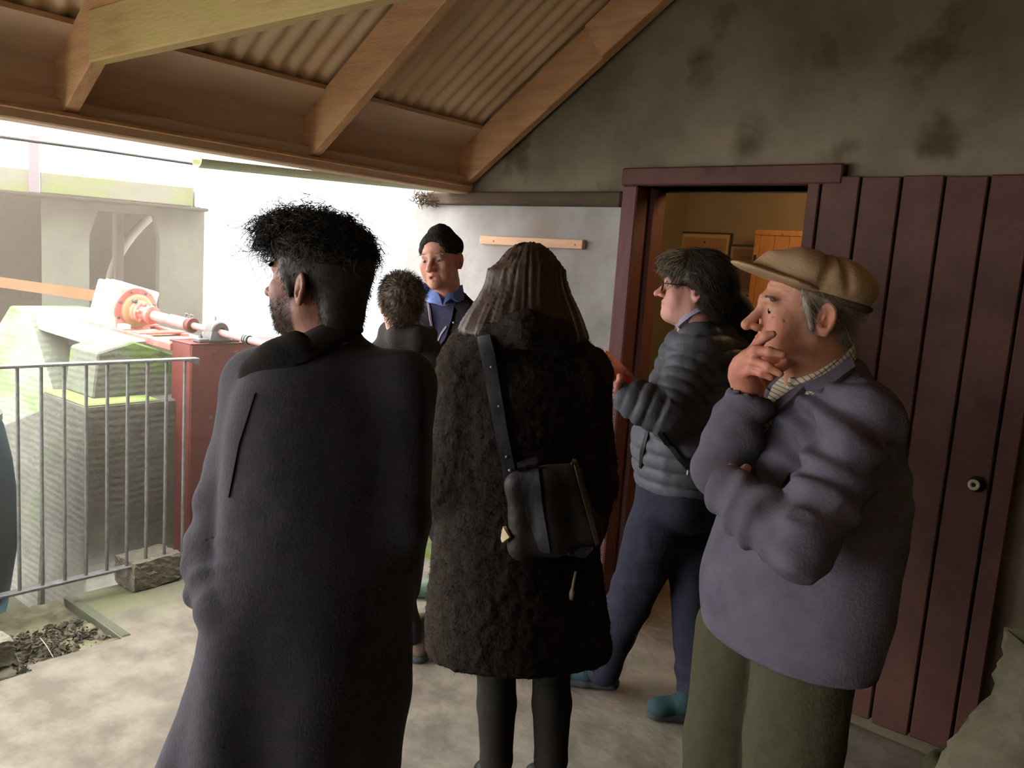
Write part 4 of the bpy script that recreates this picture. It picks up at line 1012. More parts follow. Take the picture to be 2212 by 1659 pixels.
jk = jt + chain([shL, (shL + elL)/2 + RH*.012, elL], [.076, .07, .061], .045) + chain([elL, (elL + wrL)/2, wrL], [.061, .056, .047], .012) + chain([shR, elR], [.075, .062], .03) + chain([elR, (elR + wrR)/2 - RH*.004, wrR], [.061, .056, .049], .012)
jk_core = list(jk)
armp = [shL, (shL + elL)/2 + RH*.012, elL, wrL]
def dispD(V):
    d = creases(V, [shL, elL], .006, 9, .12, 3) + creases(V, [elL, wrL], .008, 15, .075, 4) + creases(V, [shR, elR, wrR], .006, 12, .08, 6)
    d += .006*np.exp(-(np.linalg.norm(V - elL, axis=1)/.11)**2)*ridged(V*np.array([14, 14, 22]), 3)
    s, dd = along(V, [shL, elL]); q = V @ nrm(RH*.5 + UP*.86)
    d += .006*np.exp(-(np.linalg.norm(V - (shL*.6 + DD(1700, 1000, 1.5)*.4), axis=1)/.16)**2)*np.sin(q*95 + 3*vnoise(V*7, 8))
    return 2.0*d + (noisy_folds(V, 6, .007, 2, (1, 1, .5)) + noisy_folds(V, 15, .0025, 5))*np.clip((V[:, 2] - .92)*9, .12, 1)
cuff = [cone(wrR, wrR + (wrR - elR)*.3, .041, .041, .003, 's')]
# neckline is opened so that the shirt shows
J, JV, JF = fig('jacket', jk + cuff, .0062, M_workj, D_, dispD)
# body: head, neck, chest, arms and hands in one surface
bodyD = hd.wrap(head_prims(nose=1.12, age=1.3, ears=1.12, brow=1.1) + slit(z=-.004, h=.0019)) + [cone(hd.w((0, -.03, -.1)), DD(1778, 860, 1.66), .06, .07, .03), dstack([(840, 1740, 1850), (880, 1690, 1880), (1000, 1650, 1890), (1150, 1620, 1880)], psi=-30, ratio=.6, d=1.66, k=.04)]
bodyD += chain([shL, elL, wrL], [.04, .038, .03], .03) + chain([shR, elR, DD(1616, 850, 1.635)], [.04, .038, .031], .03)
hb = []
zc = 1.615
K = [DD(1613, 772, zc - .022), DD(1598, 781, zc - .004), DD(1590, 796, zc + .004), DD(1590, 814, zc + .006)]
hand(hb, DD(1618, 852, zc + .012), K,
     [[DD(1640, 738, zc - .028), DD(1656, 726, zc - .046), DD(1669, 722, zc - .052)],
      [DD(1633, 757, zc - .046), DD(1662, 760, zc - .066), DD(1690, 766, zc - .075)],
      [DD(1630, 780, zc - .048), DD(1660, 793, zc - .074), DD(1685, 807, zc - .082)],
      [DD(1622, 800, zc - .038), DD(1645, 806, zc - .060), DD(1666, 816, zc - .068)]],
     [DD(1640, 832, zc + .03), DD(1676, 800, zc + .03), DD(1700, 786, zc + .02)], r=.0104, k=.008)
bodyD += hb
hL = []
hand(hL, DD(1578, 1058, 1.53), [DD(1566, 1040, 1.535), DD(1570, 1034, 1.55), DD(1576, 1030, 1.57), DD(1584, 1030, 1.59)],
     [[DD(1572, 1020, 1.56), DD(1580, 1010, 1.60), DD(1588, 1008, 1.64)], [DD(1578, 1016, 1.58), DD(1586, 1008, 1.62), DD(1594, 1006, 1.66)], [DD(1585, 1016, 1.6), DD(1592, 1010, 1.64), DD(1600, 1010, 1.68)], [DD(1592, 1020, 1.62), DD(1600, 1016, 1.65), DD(1606, 1016, 1.68)]],
     [DD(1592, 1040, 1.53), DD(1604, 1022, 1.55), DD(1612, 1012, 1.57)])
bodyD += hL
handc = DD(1625, 800, zc)
def toneD(V):
    t = skin_tone(hd, V, .62)
    w = np.exp(-(np.linalg.norm(V - handc, axis=1)/.1)**6); t = t*(1 - w[:, None]) + t*w[:, None]*np.array([1.0, .8, .82])*(1 - .1*np.clip(vnoise(V*90), 0, 1))[:, None]
    return t
M_skinD = body_skin('weathered skin', ((198, 140, 112), (208, 152, 124)))
def dispface(V): P = hd.l(V); m_ = np.exp(-(np.linalg.norm(P - (0, .03, 0), axis=1)/.12)**4); return m_*(.0007*vnoise(V*160) + .0009*ridged(P*np.array([40, 40, 150]), 3)*np.exp(-((P[:, 2] - .045)/.02)**2))
Bd, BV, BF = fig('body', bodyD, .0029, M_skinD, D_, dispface, tone=toneD)
for px, py, fd_ in ((1669, 720, 0), (1690, 764, 1), (1684, 806, 2)):
    pass
eyes(hd, D_, look=(-.25, 1, -.15), iris=(60, 48, 40)); brows(hd, D_, M_hbrow, .011, .019, 420)
# grey hair at temples and nape
sc = hd.wrap([ell((0, -.016, .035), (.081, .104, .087)), ell((0, -.058, -.04), (.055, .032, .045), .02), ell((0, .11, -.02), (.12, .098, .2), .004, 's'), cone((-.075, .02, .02), (-.076, .008, -.035), .010, .006, .006), cone((.075, .02, .02), (.076, .008, -.035), .010, .006, .006)])
SV, SF = sdf_mesh(sc, .004)
Pl = hd.l(SV); SN = normals(SV, SF)
def grey(P, N_, r):
    n = len(P); d = np.stack([np.zeros(n), -np.ones(n)*.5, -np.ones(n)], -1) + .25*r.randn(n, 3) + .35*N_; L_ = .016 + .012*r.rand(n)
    t = np.linspace(0, 1, 4); return d[:, None, :]*(L_[:, None]*t)[..., None]*.6
pt = hair_from(hd, SV, SN, (Pl[:, 2] < .055), 2600, grey, 2)
mesh('hair', *joinnp((SV, SF), strands(pt, .0007)), M_hgrey, D_, smooth=True, kind='stuff')
# flat cap
CT = math.radians(15)
RCp = np.array([[1, 0, 0], [0, math.cos(CT), -math.sin(CT)], [0, math.sin(CT), math.cos(CT)]])
class CapFrame:
    s = hd.s; R = hd.R @ RCp; c = hd.w((0, -.02, .05))
    def w(s, p): return s.c + (np.asarray(p, float)*s.s) @ s.R.T
    def l(s, P): return ((P - s.c) @ s.R)/s.s
CapFrame.wrap = Head.wrap
cf = CapFrame()
def capP():
    return cf.wrap([ell((0, -.006, .008), (.091, .106, .058), .02), ell((0, -.026, .022), (.088, .088, .05), .03), cone((-.04, .06, .012), (-.018, .134, .003), .036, .011, .04), cone((.04, .06, .012), (.018, .134, .003), .036, .011, .04), ell((0, .05, .026), (.07, .075, .034), .04),
        halfspace((0, 0, -.012), (0, 0, -1), .008)])
def dispcap(V):
    P = cf.l(V)
    d = .003*vnoise(P*26, 4) + .0035*vnoise(P*np.array([18, 30, 18]) + 2, 9)
    d += -.008*np.exp(-((P[:, 1] - .022 + .1*P[:, 2])/.012)**2) - .007*np.exp(-((P[:, 1] + .035 - .35*P[:, 2])/.011)**2)
    d -= .003*np.exp(-(P[:, 0]/.004)**2)
    return d*np.clip((P[:, 2] + .008)*40, 0, 1)
cp_, CV, CF = fig('flat_cap', capP(), .0036, M_tan, D_, dispcap)
brim = cf.wrap([cone((-.05, .058, -.006), (-.015, .124, -.003), .036, .022, .02, flat=((0, 0, 1), .16)), cone((.05, .058, -.006), (.015, .124, -.003), .036, .022, .02, flat=((0, 0, 1), .16)), cone((0, .07, -.004), (0, .126, -.002), .045, .022, .02, flat=((0, 0, 1), .16))])
fig('brim', brim, .003, M_tan, cp_)
band = cf.wrap([ell((0, -.012, -.012), (.086, .112, .03), .0), halfspace((0, 0, -.008), (0, 0, 1), .002), halfspace((0, 0, -.024), (0, 0, -1), .003)])
fig('cap_band', band, .0035, M_tanin, cp_)
# shirt front and collar, lapels, pockets
patch('shirt_front', [(1700, 812), (1742, 850), (1700, 880), (1668, 916), (1650, 938), (1640, 930), (1655, 885), (1672, 840)], jt, 1.25, M_check, D_, off=.004)
colr = [dstack([(880, 1690, 1868), (845, 1702, 1862), (812, 1710, 1856), (788, 1722, 1850), (768, 1738, 1846), (735, 1752, 1844)], psi=14, ratio=1.0, d=1.645, k=.0), dstack([(890, 1698, 1860), (845, 1709, 1855), (812, 1717, 1849), (788, 1729, 1843), (768, 1745, 1839), (725, 1759, 1837)], psi=14, ratio=1.0, d=1.645, k=.004, op='s'),
        halfspace(DD(1772, 790, 1.64) + nup*.008, nup, .003), halfspace(DD(1772, 797, 1.64) - nup*.05, -nup, .003)]
fig('shirt_collar', colr, .003, M_check, D_)
patch('lapel', [(1838, 776), (1846, 806), (1818, 832), (1788, 850), (1778, 853), (1745, 848), (1722, 868), (1690, 893), (1660, 915), (1622, 934), (1650, 912), (1690, 872), (1728, 848), (1762, 826), (1800, 800)], jt, 1.25, M_workj, D_, off=.011, th=.006)
patch('lapel', [(1655, 842), (1668, 852), (1650, 900), (1634, 940), (1620, 960), (1622, 905), (1636, 870)], jt, 1.25, M_workj, D_, off=.004, th=.004)
patch('chest_pocket', [(1644, 952), (1716, 990), (1706, 1024), (1690, 1052), (1640, 1030), (1632, 990)], jk, 1.2, M_workj, D_, off=.001, th=.002)
tl = [([DD(1745, 1380, 1.60), DD(1715, 1600, 1.60), np.array([*DD(1705, 1700, 1.6)[:2], .1])], [.105, .098, .075]), ([DD(1600, 1370, 1.76), DD(1570, 1600, 1.76), np.array([*DD(1560, 1700, 1.78)[:2], .1])], [.105, .096, .075])]
def dispT(V): return noisy_folds(V, 7, .006, 12, (1.4, 1.4, .5)) + noisy_folds(V, 22, .0015, 3)
trousers_shoes('trousers', M_olive, D_, tl, .008, dispT)
shoe(D_, tl[0][0][2] + RH*.06, -RH - FH*.4, .28, M_bboot, M_sole); shoe(D_, tl[1][0][2] + RH*.06, -RH - FH*.2, .28, M_bboot, M_sole)
# ================================================================== young man in the long coat
ha = Head(24, 2, 0, (-.081, -.016, -.012), 648, 622, 1.80, 1.04)
A_ = thing('person', (FD(660, 1000, 1.82)[0], FD(660, 1000, 1.82)[1], 0), 'young man with black curly hair and beard in a long navy coat, seen from behind', 'person')
rowsA = [(690, 668, 762), (730, 640, 782), (760, 600, 832), (800, 556, 885), (860, 525, 908), (960, 508, 918), (1100, 498, 914), (1220, 484, 902), (1340, 456, 888), (1450, 424, 884), (1540, 398, 877), (1600, 380, 866), (1660, 362, 858), (1730, 345, 850)]
sa_ = stack(rowsA, psi=62, ratio=.62, d=1.81, k=.03)
aSL, aEL, aWL = FD(570, 838, 1.84), FD(478, 1180, 1.79), FD(482, 1312, 1.72)
aSR, aER, aWR = FD(868, 830, 1.80), FD(872, 1120, 1.80), FD(860, 1270, 1.92)
fe = [cone(FD(448, 1085, 1.79), FD(520, 1120, 1.74), .028, .02, .03), cone(FD(430, 1160, 1.78), FD(540, 1178, 1.73), .026, .016, .025), cone(FD(418, 1225, 1.76), FD(500, 1250, 1.7), .03, .02, .03), cone(FD(424, 1290, 1.76), FD(505, 1318, 1.7), .03, .03, .02)]
coat = [sa_, cone(aSL, aSR, .07, .06, .05)] + chain([aSL, FD(525, 1000, 1.83), aEL, aWL], [.082, .076, .070, .062], .05) + chain([aSR, aER, aWR], [.07, .058, .052], .05) + fe
def dispA(V):
    d = creases(V, [FD(525, 1000, 1.83), aEL, aWL], .006, 9, .11, 21) + creases(V, [aSR, aER], .004, 8, .09, 22)
    low = np.clip((.95 - V[:, 2])*3, 0, 1); q = V @ RH
    d += low*.012*np.sin(q*34 + 1.5*vnoise(V*2.5, 4)) 
    return d + noisy_folds(V, 5, .006, 24, (1, 1, .4)) + noisy_folds(V, 16, .0015, 26)
_, AV, AF = fig('coat', coat, .0075, M_coat, A_, dispA)
# big collar folded round the neck and down the left lapel
cln = nrm(np.cross(FH, FD(770, 668, 1.8) - FD(600, 752, 1.8))); cln = cln if cln[2] > 0 else -cln
cl = [stack([(850, 560, 850), (810, 580, 840), (770, 606, 818), (730, 634, 794), (690, 656, 778), (650, 666, 770)], psi=62, ratio=.9, d=1.80, k=.0), halfspace(FD(690, 706, 1.78), cln, .012), halfspace(FD(690, 764, 1.78), -cln, .006)]
col_path = [FD(640, 745, 1.69), FD(600, 778, 1.71), FD(560, 808, 1.735), FD(524, 848, 1.775)]
wds = [.03, .034, .03, .012]
for i in range(3): cl.append(cone(col_path[i], col_path[i + 1], wds[i], wds[i + 1], .02, flat=(nrm(FH*.8 + RH*-.25 + UP*.25), .42)))
fig('coat_collar', cl, .005, M_coatcol, A_, lambda V: noisy_folds(V, 9, .004, 31))
patch('sleeve_seam', [(553, 850), (518, 960), (496, 1075), (494, 1075), (515.5, 959), (550.5, 849)], coat, 1.3, M_coat, A_, off=.0015, th=.002, step=5)
bodyA = ha.wrap(head_prims(nose=1.0, ears=1.0, brow=1.1) + slit()) + [cone(ha.w((0, -.03, -.1)), FD(700, 790, 1.83), .056, .06, .03), stack([(800, 620, 820), (860, 545, 890), (1000, 530, 895), (1200, 510, 880), (1350, 500, 860)], psi=62, ratio=.5, d=1.84, k=.05)]
bodyA += chain([aSL, aEL, aWL], [.045, .04, .032], .03) + chain([aSR, aER, aWR], [.045, .04, .032], .03)
hA = []; w0 = aWL + UP*-.02; dh = nrm(FH*.9 - UP*.5)
sd_ = nrm(np.cross(dh, UP)); kns = [w0 + dh*.08 + sd_*(.03 - .02*i) for i in range(4)]
hand(hA, w0, kns, [[k_ + dh*.03 - UP*.008, k_ + dh*.05 - UP*.02, k_ + dh*.06 - UP*.032] for k_ in kns], [w0 + dh*.05 + sd_*.045, w0 + dh*.075 + sd_*.05, w0 + dh*.095 + sd_*.045])
bodyA += hA
def beardA(P):
    x = np.abs(P[:, 0]); w = np.clip((-.030 - P[:, 2] + .35*np.clip(.075 - P[:, 1], -.1, .04) - .0*x)*55, 0, 1)*np.clip((P[:, 1] - .002)*70, 0, 1)*np.clip((P[:, 2] + .16)*60, 0, 1)
    lips = np.exp(-(((P - (0, .098, -.068))/np.array([.024, .02, .0085]))**2).sum(1)); up = np.clip((P[:, 2] + .058)*200, 0, 1)
    return .86*w*(1 - lips*.8)*(1 - up*.4), np.array([.20, .19, .20])
bdA, BVa, BFa = fig('body', bodyA, .0037, body_skin('olive skin', ((150, 104, 82), (160, 114, 92))), A_, lambda V: .0006*vnoise(V*150), tone=lambda V: skin_tone(ha, V, .45, beardA))
eyes(ha, A_, look=(-.1, 1, .0), iris=(50, 34, 24)); brows(ha, A_, M_hblack, .009, .0205, 260)
# hair: cropped sides and nape, loose curls on top
sc = ha.wrap([ell((0, -.016, .038), (.083, .106, .088)), ell((0, .012, .072), (.081, .080, .062), .03), ell((0, .064, .09), (.058, .048, .036), .03), ell((0, -.064, -.055), (.058, .04, .075), .04), ell((0, .115, -.03), (.12, .098, .105), .012, 's'), cone((-.067, .034, .02), (-.070, .016, -.03), .010, .006, .02), cone((.067, .034, .02), (.070, .016, -.03), .010, .006, .02)])
SV, SF = sdf_mesh(sc, .0042); SN = normals(SV, SF); Pl = ha.l(SV)
SV = SV + SN*(.004*ridged(SV*55, 7) + .003*vnoise(SV*110, 8))[:, None]*np.clip((Pl[:, 2] - .03)*30, 0, 1)[:, None]
def curls(P, N_, r):
    n = len(P); K = 11; t = np.linspace(0, 1, K); L_ = (.016 + .024*r.rand(n))*(.6 + .6*np.clip((P[:, 2] - .05)*12, 0, 1) + .5*np.clip((P[:, 1] - .02)*14, 0, 1))
    fr = np.clip((P[:, 1] - .02)*14, 0, 1)
    ax_ = nrm_rows(N_*.75 + .75*r.randn(n, 3) + fr[:, None]*np.array([0, .9, -.15])); e1 = nrm_rows(np.cross(ax_, r.randn(n, 3))); e2 = np.cross(ax_, e1)
    rad = .0045 + .0075*r.rand(n); w = (1.0 + 1.2*r.rand(n))*2*math.pi; ph = r.rand(n)*6.28
    out = ax_[:, None, :]*(L_[:, None]*t)[..., None]
    out = out + (rad[:, None]*np.sqrt(t))[..., None]*(np.cos(w[:, None]*t + ph[:, None])[..., None]*e1[:, None, :] + np.sin(w[:, None]*t + ph[:, None])[..., None]*e2[:, None, :])
    out = out + np.stack([np.zeros((n, K)), fr[:, None]*t**2*.012, -np.outer(np.ones(n)*.018, t**2)], -1)
    return out
def nrm_rows(A): return A/(np.linalg.norm(A, axis=1, keepdims=True) + 1e-9)
clump = ridged(SV*42, 12) > -.15
pt = hair_from(ha, SV, SN, (Pl[:, 2] > .055) & clump, 2800, curls, 11)
pt3 = hair_from(ha, SV, SN, (Pl[:, 2] > .06) & (Pl[:, 1] > .05), 900, curls, 13)
def stub(P, N_, r):
    n = len(P); d = nrm_rows(N_*.6 + np.array([0, -.5, -.9]) + .3*r.randn(n, 3)); t = np.linspace(0, 1, 3); return d[:, None, :]*(np.outer(.006 + .008*r.rand(n), t))[..., None]
def bigcurl(P, N_, r):
    n = len(P); o = curls(P, N_, r); return o*1.5
big = hair_from(ha, SV, SN, (Pl[:, 2] > .065) & (ridged(SV*30, 15) > .2), 420, bigcurl, 17)
pt2 = hair_from(ha, SV, SN, (Pl[:, 2] < .07), 2200, stub, 12)
mesh('hair', *joinnp((SV, SF), strands(np.concatenate([pt, pt3]), .00055, .0003), strands(big, .0011, .0006), strands(pt2, .0006)), M_hblack, A_, smooth=True, kind='stuff')
BN = normals(BVa, BFa); Pb = ha.l(BVa); wb, _ = beardA(Pb)
def bst(P, N_, r):
    n = len(P); d = nrm_rows(N_*.5 + np.array([0, .1, -1.]) + .4*r.randn(n, 3)); t = np.linspace(0, 1, 3); return d[:, None, :]*(np.outer(.005 + .006*r.rand(n), t))[..., None]
pt = hair_from(ha, BVa, BN, wb > .45, 2200, bst, 14)
mesh('beard', *strands(pt, .0004), M_hblack, A_, smooth=True, kind='stuff')
tl = [([FD(560, 1500, 1.86), np.array([*FD(545, 1600, 1.86)[:2], .1])], [.09, .062]), ([FD(720, 1500, 1.90), np.array([*FD(730, 1600, 1.90)[:2], .1])], [.09, .062])]
trousers_shoes('trousers', mat('black trousers', [(34, 32, 34), (42, 40, 42)], 30, .9), A_, tl, .009)
for t_ in tl: shoe(A_, t_[0][1] + RH*.05 - FH*.05, nrm(FH*.9 - RH*.4), .28, M_black, M_sole)
# ================================================================== woman with long hair in fur coat
hg = Head(80, -4, 0, (0, 0, .05), 1140, 588, 2.39, .99)
G_ = thing('person', (FD(1125, 1000, 2.36)[0], FD(1125, 1000, 2.36)[1], 0), 'woman with long brown hair in a black fur coat and black tights, seen from behind', 'person')
rowsG = [(650, 1068, 1205), (690, 1040, 1232), (720, 1022, 1248), (750, 1000, 1266), (800, 980, 1288), (900, 962, 1296), (1050, 950, 1300), (1180, 938, 1304), (1300, 926, 1315), (1380, 921, 1322), (1412, 922, 1322)]
sg_ = stack(rowsG, psi=82, ratio=.60, d=2.38, k=.03)
gSL, gEL, gWL = FD(1005, 800, 2.36), FD(962, 1055, 2.34), FD(965, 1135, 2.46)
gSR, gER, gWR = FD(1262, 810, 2.38), FD(1288, 1050, 2.38), FD(1268, 1150, 2.48)
fur = [sg_, cone(gSL, gSR, .075, .075, .05)] + chain([gSL, gEL, gWL], [.075, .068, .06], .04) + chain([gSR, gER, gWR], [.075, .066, .058], .04)
fur += chain([FD(1010, 742, 2.36), FD(1062, 724, 2.27), FD(1135, 710, 2.225), FD(1205, 726, 2.27), FD(1250, 750, 2.38)], [.035, .045, .05, .045, .035], .09)
def dispG(V): return noisy_folds(V, 6, .006, 41, (1, 1, .4)) + .0035*vnoise(V*48, 43) + .002*vnoise(V*95, 44)
fo, GV, GF = fig('fur_coat', fur, .0085, M_fur, G_, dispG)
GN = normals(GV, GF); r = np.random.RandomState(3); ii = r.randint(0, len(GV), 9000); n_ = len(ii)
dd = nrm_rows(GN[ii]*.8 + .45*r.randn(n_, 3) + np.array([0, 0, -.5])); t = np.linspace(0, 1, 3)
V, F = strands(GV[ii][:, None, :] + dd[:, None, :]*np.outer(.005 + .004*r.rand(n_), t)[..., None], .0007, .0003)
mesh('fur_pile', V, F, M_fur, G_, kind='stuff')
lg = [([FD(1078, 1360, 2.38), FD(1072, 1430, 2.38), FD(1073, 1520, 2.39), FD(1072, 1640, 2.41), np.array([*FD(1072, 1660, 2.42)[:2], .07])], [.066, .056, .056, .046, .034]),
      ([FD(1190, 1360, 2.38), FD(1190, 1430, 2.38), FD(1192, 1520, 2.39), FD(1190, 1640, 2.41), np.array([*FD(1190, 1660, 2.42)[:2], .07])], [.066, .053, .056, .047, .034])]
trousers_shoes('tights', M_tights, G_, lg, .006)
for t_ in lg: shoe(G_, t_[0][-1] - FH*.06, FH - RH*.15, .25, M_black, M_sole, w=.037)
bodyG = hg.wrap(head_prims(nose=.85, ears=.95) + slit()) + [cone(hg.w((0, -.02, -.1)), FD(1135, 780, 2.40), .048, .05, .03), stack([(800, 1070, 1200), (850, 1010, 1255), (1000, 1000, 1255), (1250, 990, 1260)], psi=82, ratio=.5, d=2.38, k=.04)]
bodyG += chain([gSL, gEL, gWL], [.04, .035, .028], .03) + chain([gSR, gER, gWR], [.04, .035, .028], .03)
for w0 in (gWL, gWR):
    hh = []; dh = nrm(FH*.95 - UP*.3); sd_ = RH*(1 if w0 is gWL else -1); kns = [w0 + dh*.075 + sd_*(.028 - .018*i) for i in range(4)]
    hand(hh, w0, kns, [[k_ + dh*.028 - UP*.006, k_ + dh*.045 - UP*.018, k_ + dh*.052 - UP*.03] for k_ in kns], [w0 + dh*.045 + sd_*.04, w0 + dh*.068 + sd_*.045, w0 + dh*.085 + sd_*.04], r=.0085)
    bodyG += hh
fig('body', bodyG, .0075, body_skin('pale skin', ((204, 150, 128), (212, 160, 138))), G_, tone=lambda V: skin_tone(hg, V, .5))
eyes(hg, G_); brows(hg, G_, M_hbrown, .006)
# long hair: mass over the head that spreads over the shoulders, then loose strands
hr = [*hg.wrap([ell((0, -.015, .04), (.086, .108, .092)), ell((0, .11, -.04), (.1, .07, .11), .01, 's')]), stack([(590, 1058, 1206), (620, 1050, 1226), (650, 1034, 1244), (680, 1014, 1258), (710, 996, 1268), (728, 990, 1272)], psi=82, ratio=.72, d=2.345, k=.06)]
SV, SF = sdf_mesh(hr, .006); SN = normals(SV, SF); q = np.arctan2((SV - hg.c) @ RH, (hg.c - SV) @ FH + 1e-6)
SV = SV + SN*(.004*ridged(np.stack([q*11, SV[:, 2]*3, SV[:, 2]*0], -1), 2) + .0025*ridged(np.stack([q*27, SV[:, 2]*4, SV[:, 2]*0 + 4], -1), 3))[:, None]
r = np.random.RandomState(21); n = 4200; K = 12
an = r.uniform(-2.1, 2.1, n); tt = np.linspace(0, 1, K)
def gpath(an, ztop, zbot, flare, r):
    n = len(an); Z = ztop[:, None] + (zbot - ztop)[:, None]*tt
    out = np.zeros((n, K, 3)); cx = hg.c
    zl = (Z - cx[2])/hg.s
    rx = np.interp(zl, [-.28, -.18, -.12, -.06, 0, .05, .1, .135], [.20, .172, .146, .122, .104, .09, .062, .01]); ry = np.interp(zl, [-.28, -.18, -.12, -.06, 0, .05, .1, .135], [.150, .132, .118, .106, .108, .106, .075, .012])
    k = flare[:, None]*np.clip((-zl - .03)*6, 0, 1)
    a2 = an[:, None] + .1*np.sin(tt*3 + an[:, None]*9)*tt
    out = cx + RH*((rx + k)*np.sin(a2))[..., None]*1.0 - FH*((ry + .3*k)*np.cos(a2) + .018)[..., None]
    out[..., 2] = Z; return out
zt0 = hg.c[2] + .128*hg.s - .05*r.rand(n)**2; zb0 = FD(1140, 680, 2.3)[2] - .03*r.rand(n)
side = np.abs(an) > .95
zb0 = np.where(an < -.95, FD(1000, 705, 2.3)[2] - .05*r.rand(n), zb0); zb0 = np.where(an > .95, FD(1262, 745, 2.3)[2] - .05*r.rand(n), zb0)
pth = gpath(an, zt0, zb0, np.where(side, .02*r.rand(n) + .004, .006*r.rand(n)), r); pth += np.cumsum(r.randn(n, K, 3)*.0006, 1)
m_ = np.abs(an) > 1.1; P2 = gpath(np.where(r.rand(500) < .5, -1, 1)*r.uniform(1.2, 1.7, 500), zt0[:500] - .05, np.full(500, FD(1140, 745, 2.3)[2]) - .03*r.rand(500), .012 + .04*r.rand(500)**2, r); P2 += np.cumsum(r.randn(500, K, 3)*.0014, 1)
mesh('hair', *joinnp((SV, SF), strands(pth, .0009, .0005), strands(P2, .0006, .0003)), M_hbrown, G_, smooth=True, kind='stuff')
# shoulder bag on her back
bg_ = thing('shoulder_bag', FD(1190, 1100, 2.12), 'worn charcoal leather shoulder bag hanging on the back of the fur coat', 'bag')
patch('strap', [(1036, 727), (1062, 722), (1080, 830), (1096, 930), (1112, 1010), (1126, 1100), (1096, 1100), (1084, 1010), (1064, 900), (1046, 800)], fur, 1.8, M_leather, bg_, off=.008, th=.004)
tb_ = math.radians(-13); bu = nrm(UP*math.cos(tb_) + RH*math.sin(tb_)); br = nrm(np.cross(FH, bu)*1); br = br if br @ RH > 0 else -br
bc_ = FD(1188, 1102, 2.17)
def bp(a, b, c): return bc_ + br*a*.86 + bu*b*.84 + FH*c
bagp = [cone(bp(-.085, .085, .03), bp(.075, .085, .03), .030, .028, .02), cone(bp(-.10, -.11, .03), bp(.105, -.10, .03), .036, .034, .02), cone(bp(-.085, .085, .03), bp(-.10, -.11, .03), .030, .036, .03), cone(bp(.075, .085, .03), bp(.105, -.10, .03), .028, .034, .03), cone(bp(0, .07, .03), bp(0, -.1, .03), .045, .05, .04), ]
bgo, _, _ = fig('bag_body', bagp, .005, M_leather2, bg_, lambda V: noisy_folds(V, 11, .004, 51))
patch('flap_panel', [(1117, 1004), (1161, 990), (1172, 1085), (1190, 1192), (1168, 1190), (1140, 1120)], bagp, 1.8, M_leather, bg_, off=.003, th=.004)
patch('front_panel', [(1172, 1015), (1200, 1022), (1236, 1000), (1248, 1030), (1290, 1175), (1262, 1204), (1192, 1192), (1180, 1090)], bagp, 1.8, M_leather2, bg_, off=.001, th=.003)
patch('piping', [(1236, 996), (1243, 998), (1256, 1045), (1292, 1170), (1285, 1174), (1249, 1050)], bagp, 1.8, mat('brown piping', [(84, 72, 60), (94, 80, 66)], 20, .7), bg_, off=.004, th=.004, step=5)
patch('care_tag', [(1086, 1145), (1098, 1136), (1108, 1160), (1096, 1172)], fur + bagp, 1.8, M_tagl, bg_, off=.012, th=.003, step=4)
for px, py, q in ((1101, 1015, .0042), (1094, 986, .0032), (1078, 878, .003), (1062, 790, .003)):
    pp, _t = march(fur, px, py, 1.8); g = grad(fur, pp)[0]; mesh('rivet', *lathe(pp[0] + g*.012, g, [(0, q), (.002, q), (.0035, q*.5)], 12), M_silver, bg_, smooth=True)
cdp = [march(fur, px, py, 1.8)[0][0] - FH*.012 for px, py in ((1243, 1231), (1239, 1250), (1235, 1272))]
cdo = P(bg_, 'cord', tube(cdp, .0035, 8), M_cord, smooth=True)
P(cdo, 'cord_toggle', tube([cdp[-1] + UP*.004, cdp[-1] - UP*.008, cdp[-1] - UP*.026], [.0045, .0075, .005], 10), M_cord, smooth=True)
# ================================================================== woman with glasses
hw = Head(12, 2, 0, (-.081, -.016, -.012), 1507, 630, 2.90, .98)
W_ = thing('person', (FD(1460, 1000, 3.0)[0], FD(1460, 1000, 3.0)[1], 0), 'woman with short dark hair and glasses in a grey quilted jacket, holding a red tablet', 'person')
rowsW = [(690, 1478, 1582), (720, 1455, 1605), (760, 1432, 1625), (820, 1408, 1630), (900, 1380, 1620), (950, 1364, 1610), (1000, 1366, 1600), (1040, 1372, 1592), (1068, 1380, 1585)]
sw_ = stack(rowsW, psi=10, ratio=.8, d=3.0, k=.03)
wSL, wEL, wWL = FD(1512, 760, 2.86), FD(1444, 895, 2.76), FD(1350, 858, 2.78)
wSR, wER, wWR = FD(1480, 770, 3.12), FD(1420, 890, 3.06), FD(1382, 850, 2.95)
pf = [sw_, cone(wSL, wSR, .085, .085, .05)] + chain([wSL, wEL], [.095, .078], .05) + chain([wEL, (wEL + wWL)/2, wWL], [.078, .07, .054], .012) + chain([wSR, wER, wWR], [.08, .07, .05], .03) + [cone(wWL, wWL + (wWL - wEL)*.4, .038, .038, .004, 's')]
pf += [halfspace(FD(1485, 690, 2.9), nrm(UP*.8 - RH*.75), .01)] if False else []
def dispW(V):
    sA, dA = along(V, [wSL, wEL, wWL]); qa = np.abs(np.sin(sA*math.pi/.042)); wa = np.exp(-(dA/.1)**6)
    qb = np.abs(np.sin((V[:, 2] + .012*vnoise(V*6, 3))*math.pi/.052))
    q = wa*qa + (1 - wa)*qb
    d = .012*(np.sqrt(q) - .6) + .003*vnoise(V*np.array([40, 40, 22]), 61)*(1 - .5*q)
    return d + creases(V, [wEL, wWL], .004, 14, .09, 63)
jo, WV, WF = fig('quilted_jacket', pf, .0065, M_puffer, W_, dispW)
hoodp = chain([FD(1530, 668, 2.93), FD(1580, 676, 2.96), FD(1606, 710, 3.0), FD(1600, 770, 3.0)], [.045, .075, .07, .05], .05)
fig('hood', hoodp, .007, M_puffer2, jo, lambda V: noisy_folds(V, 8, .008, 65))
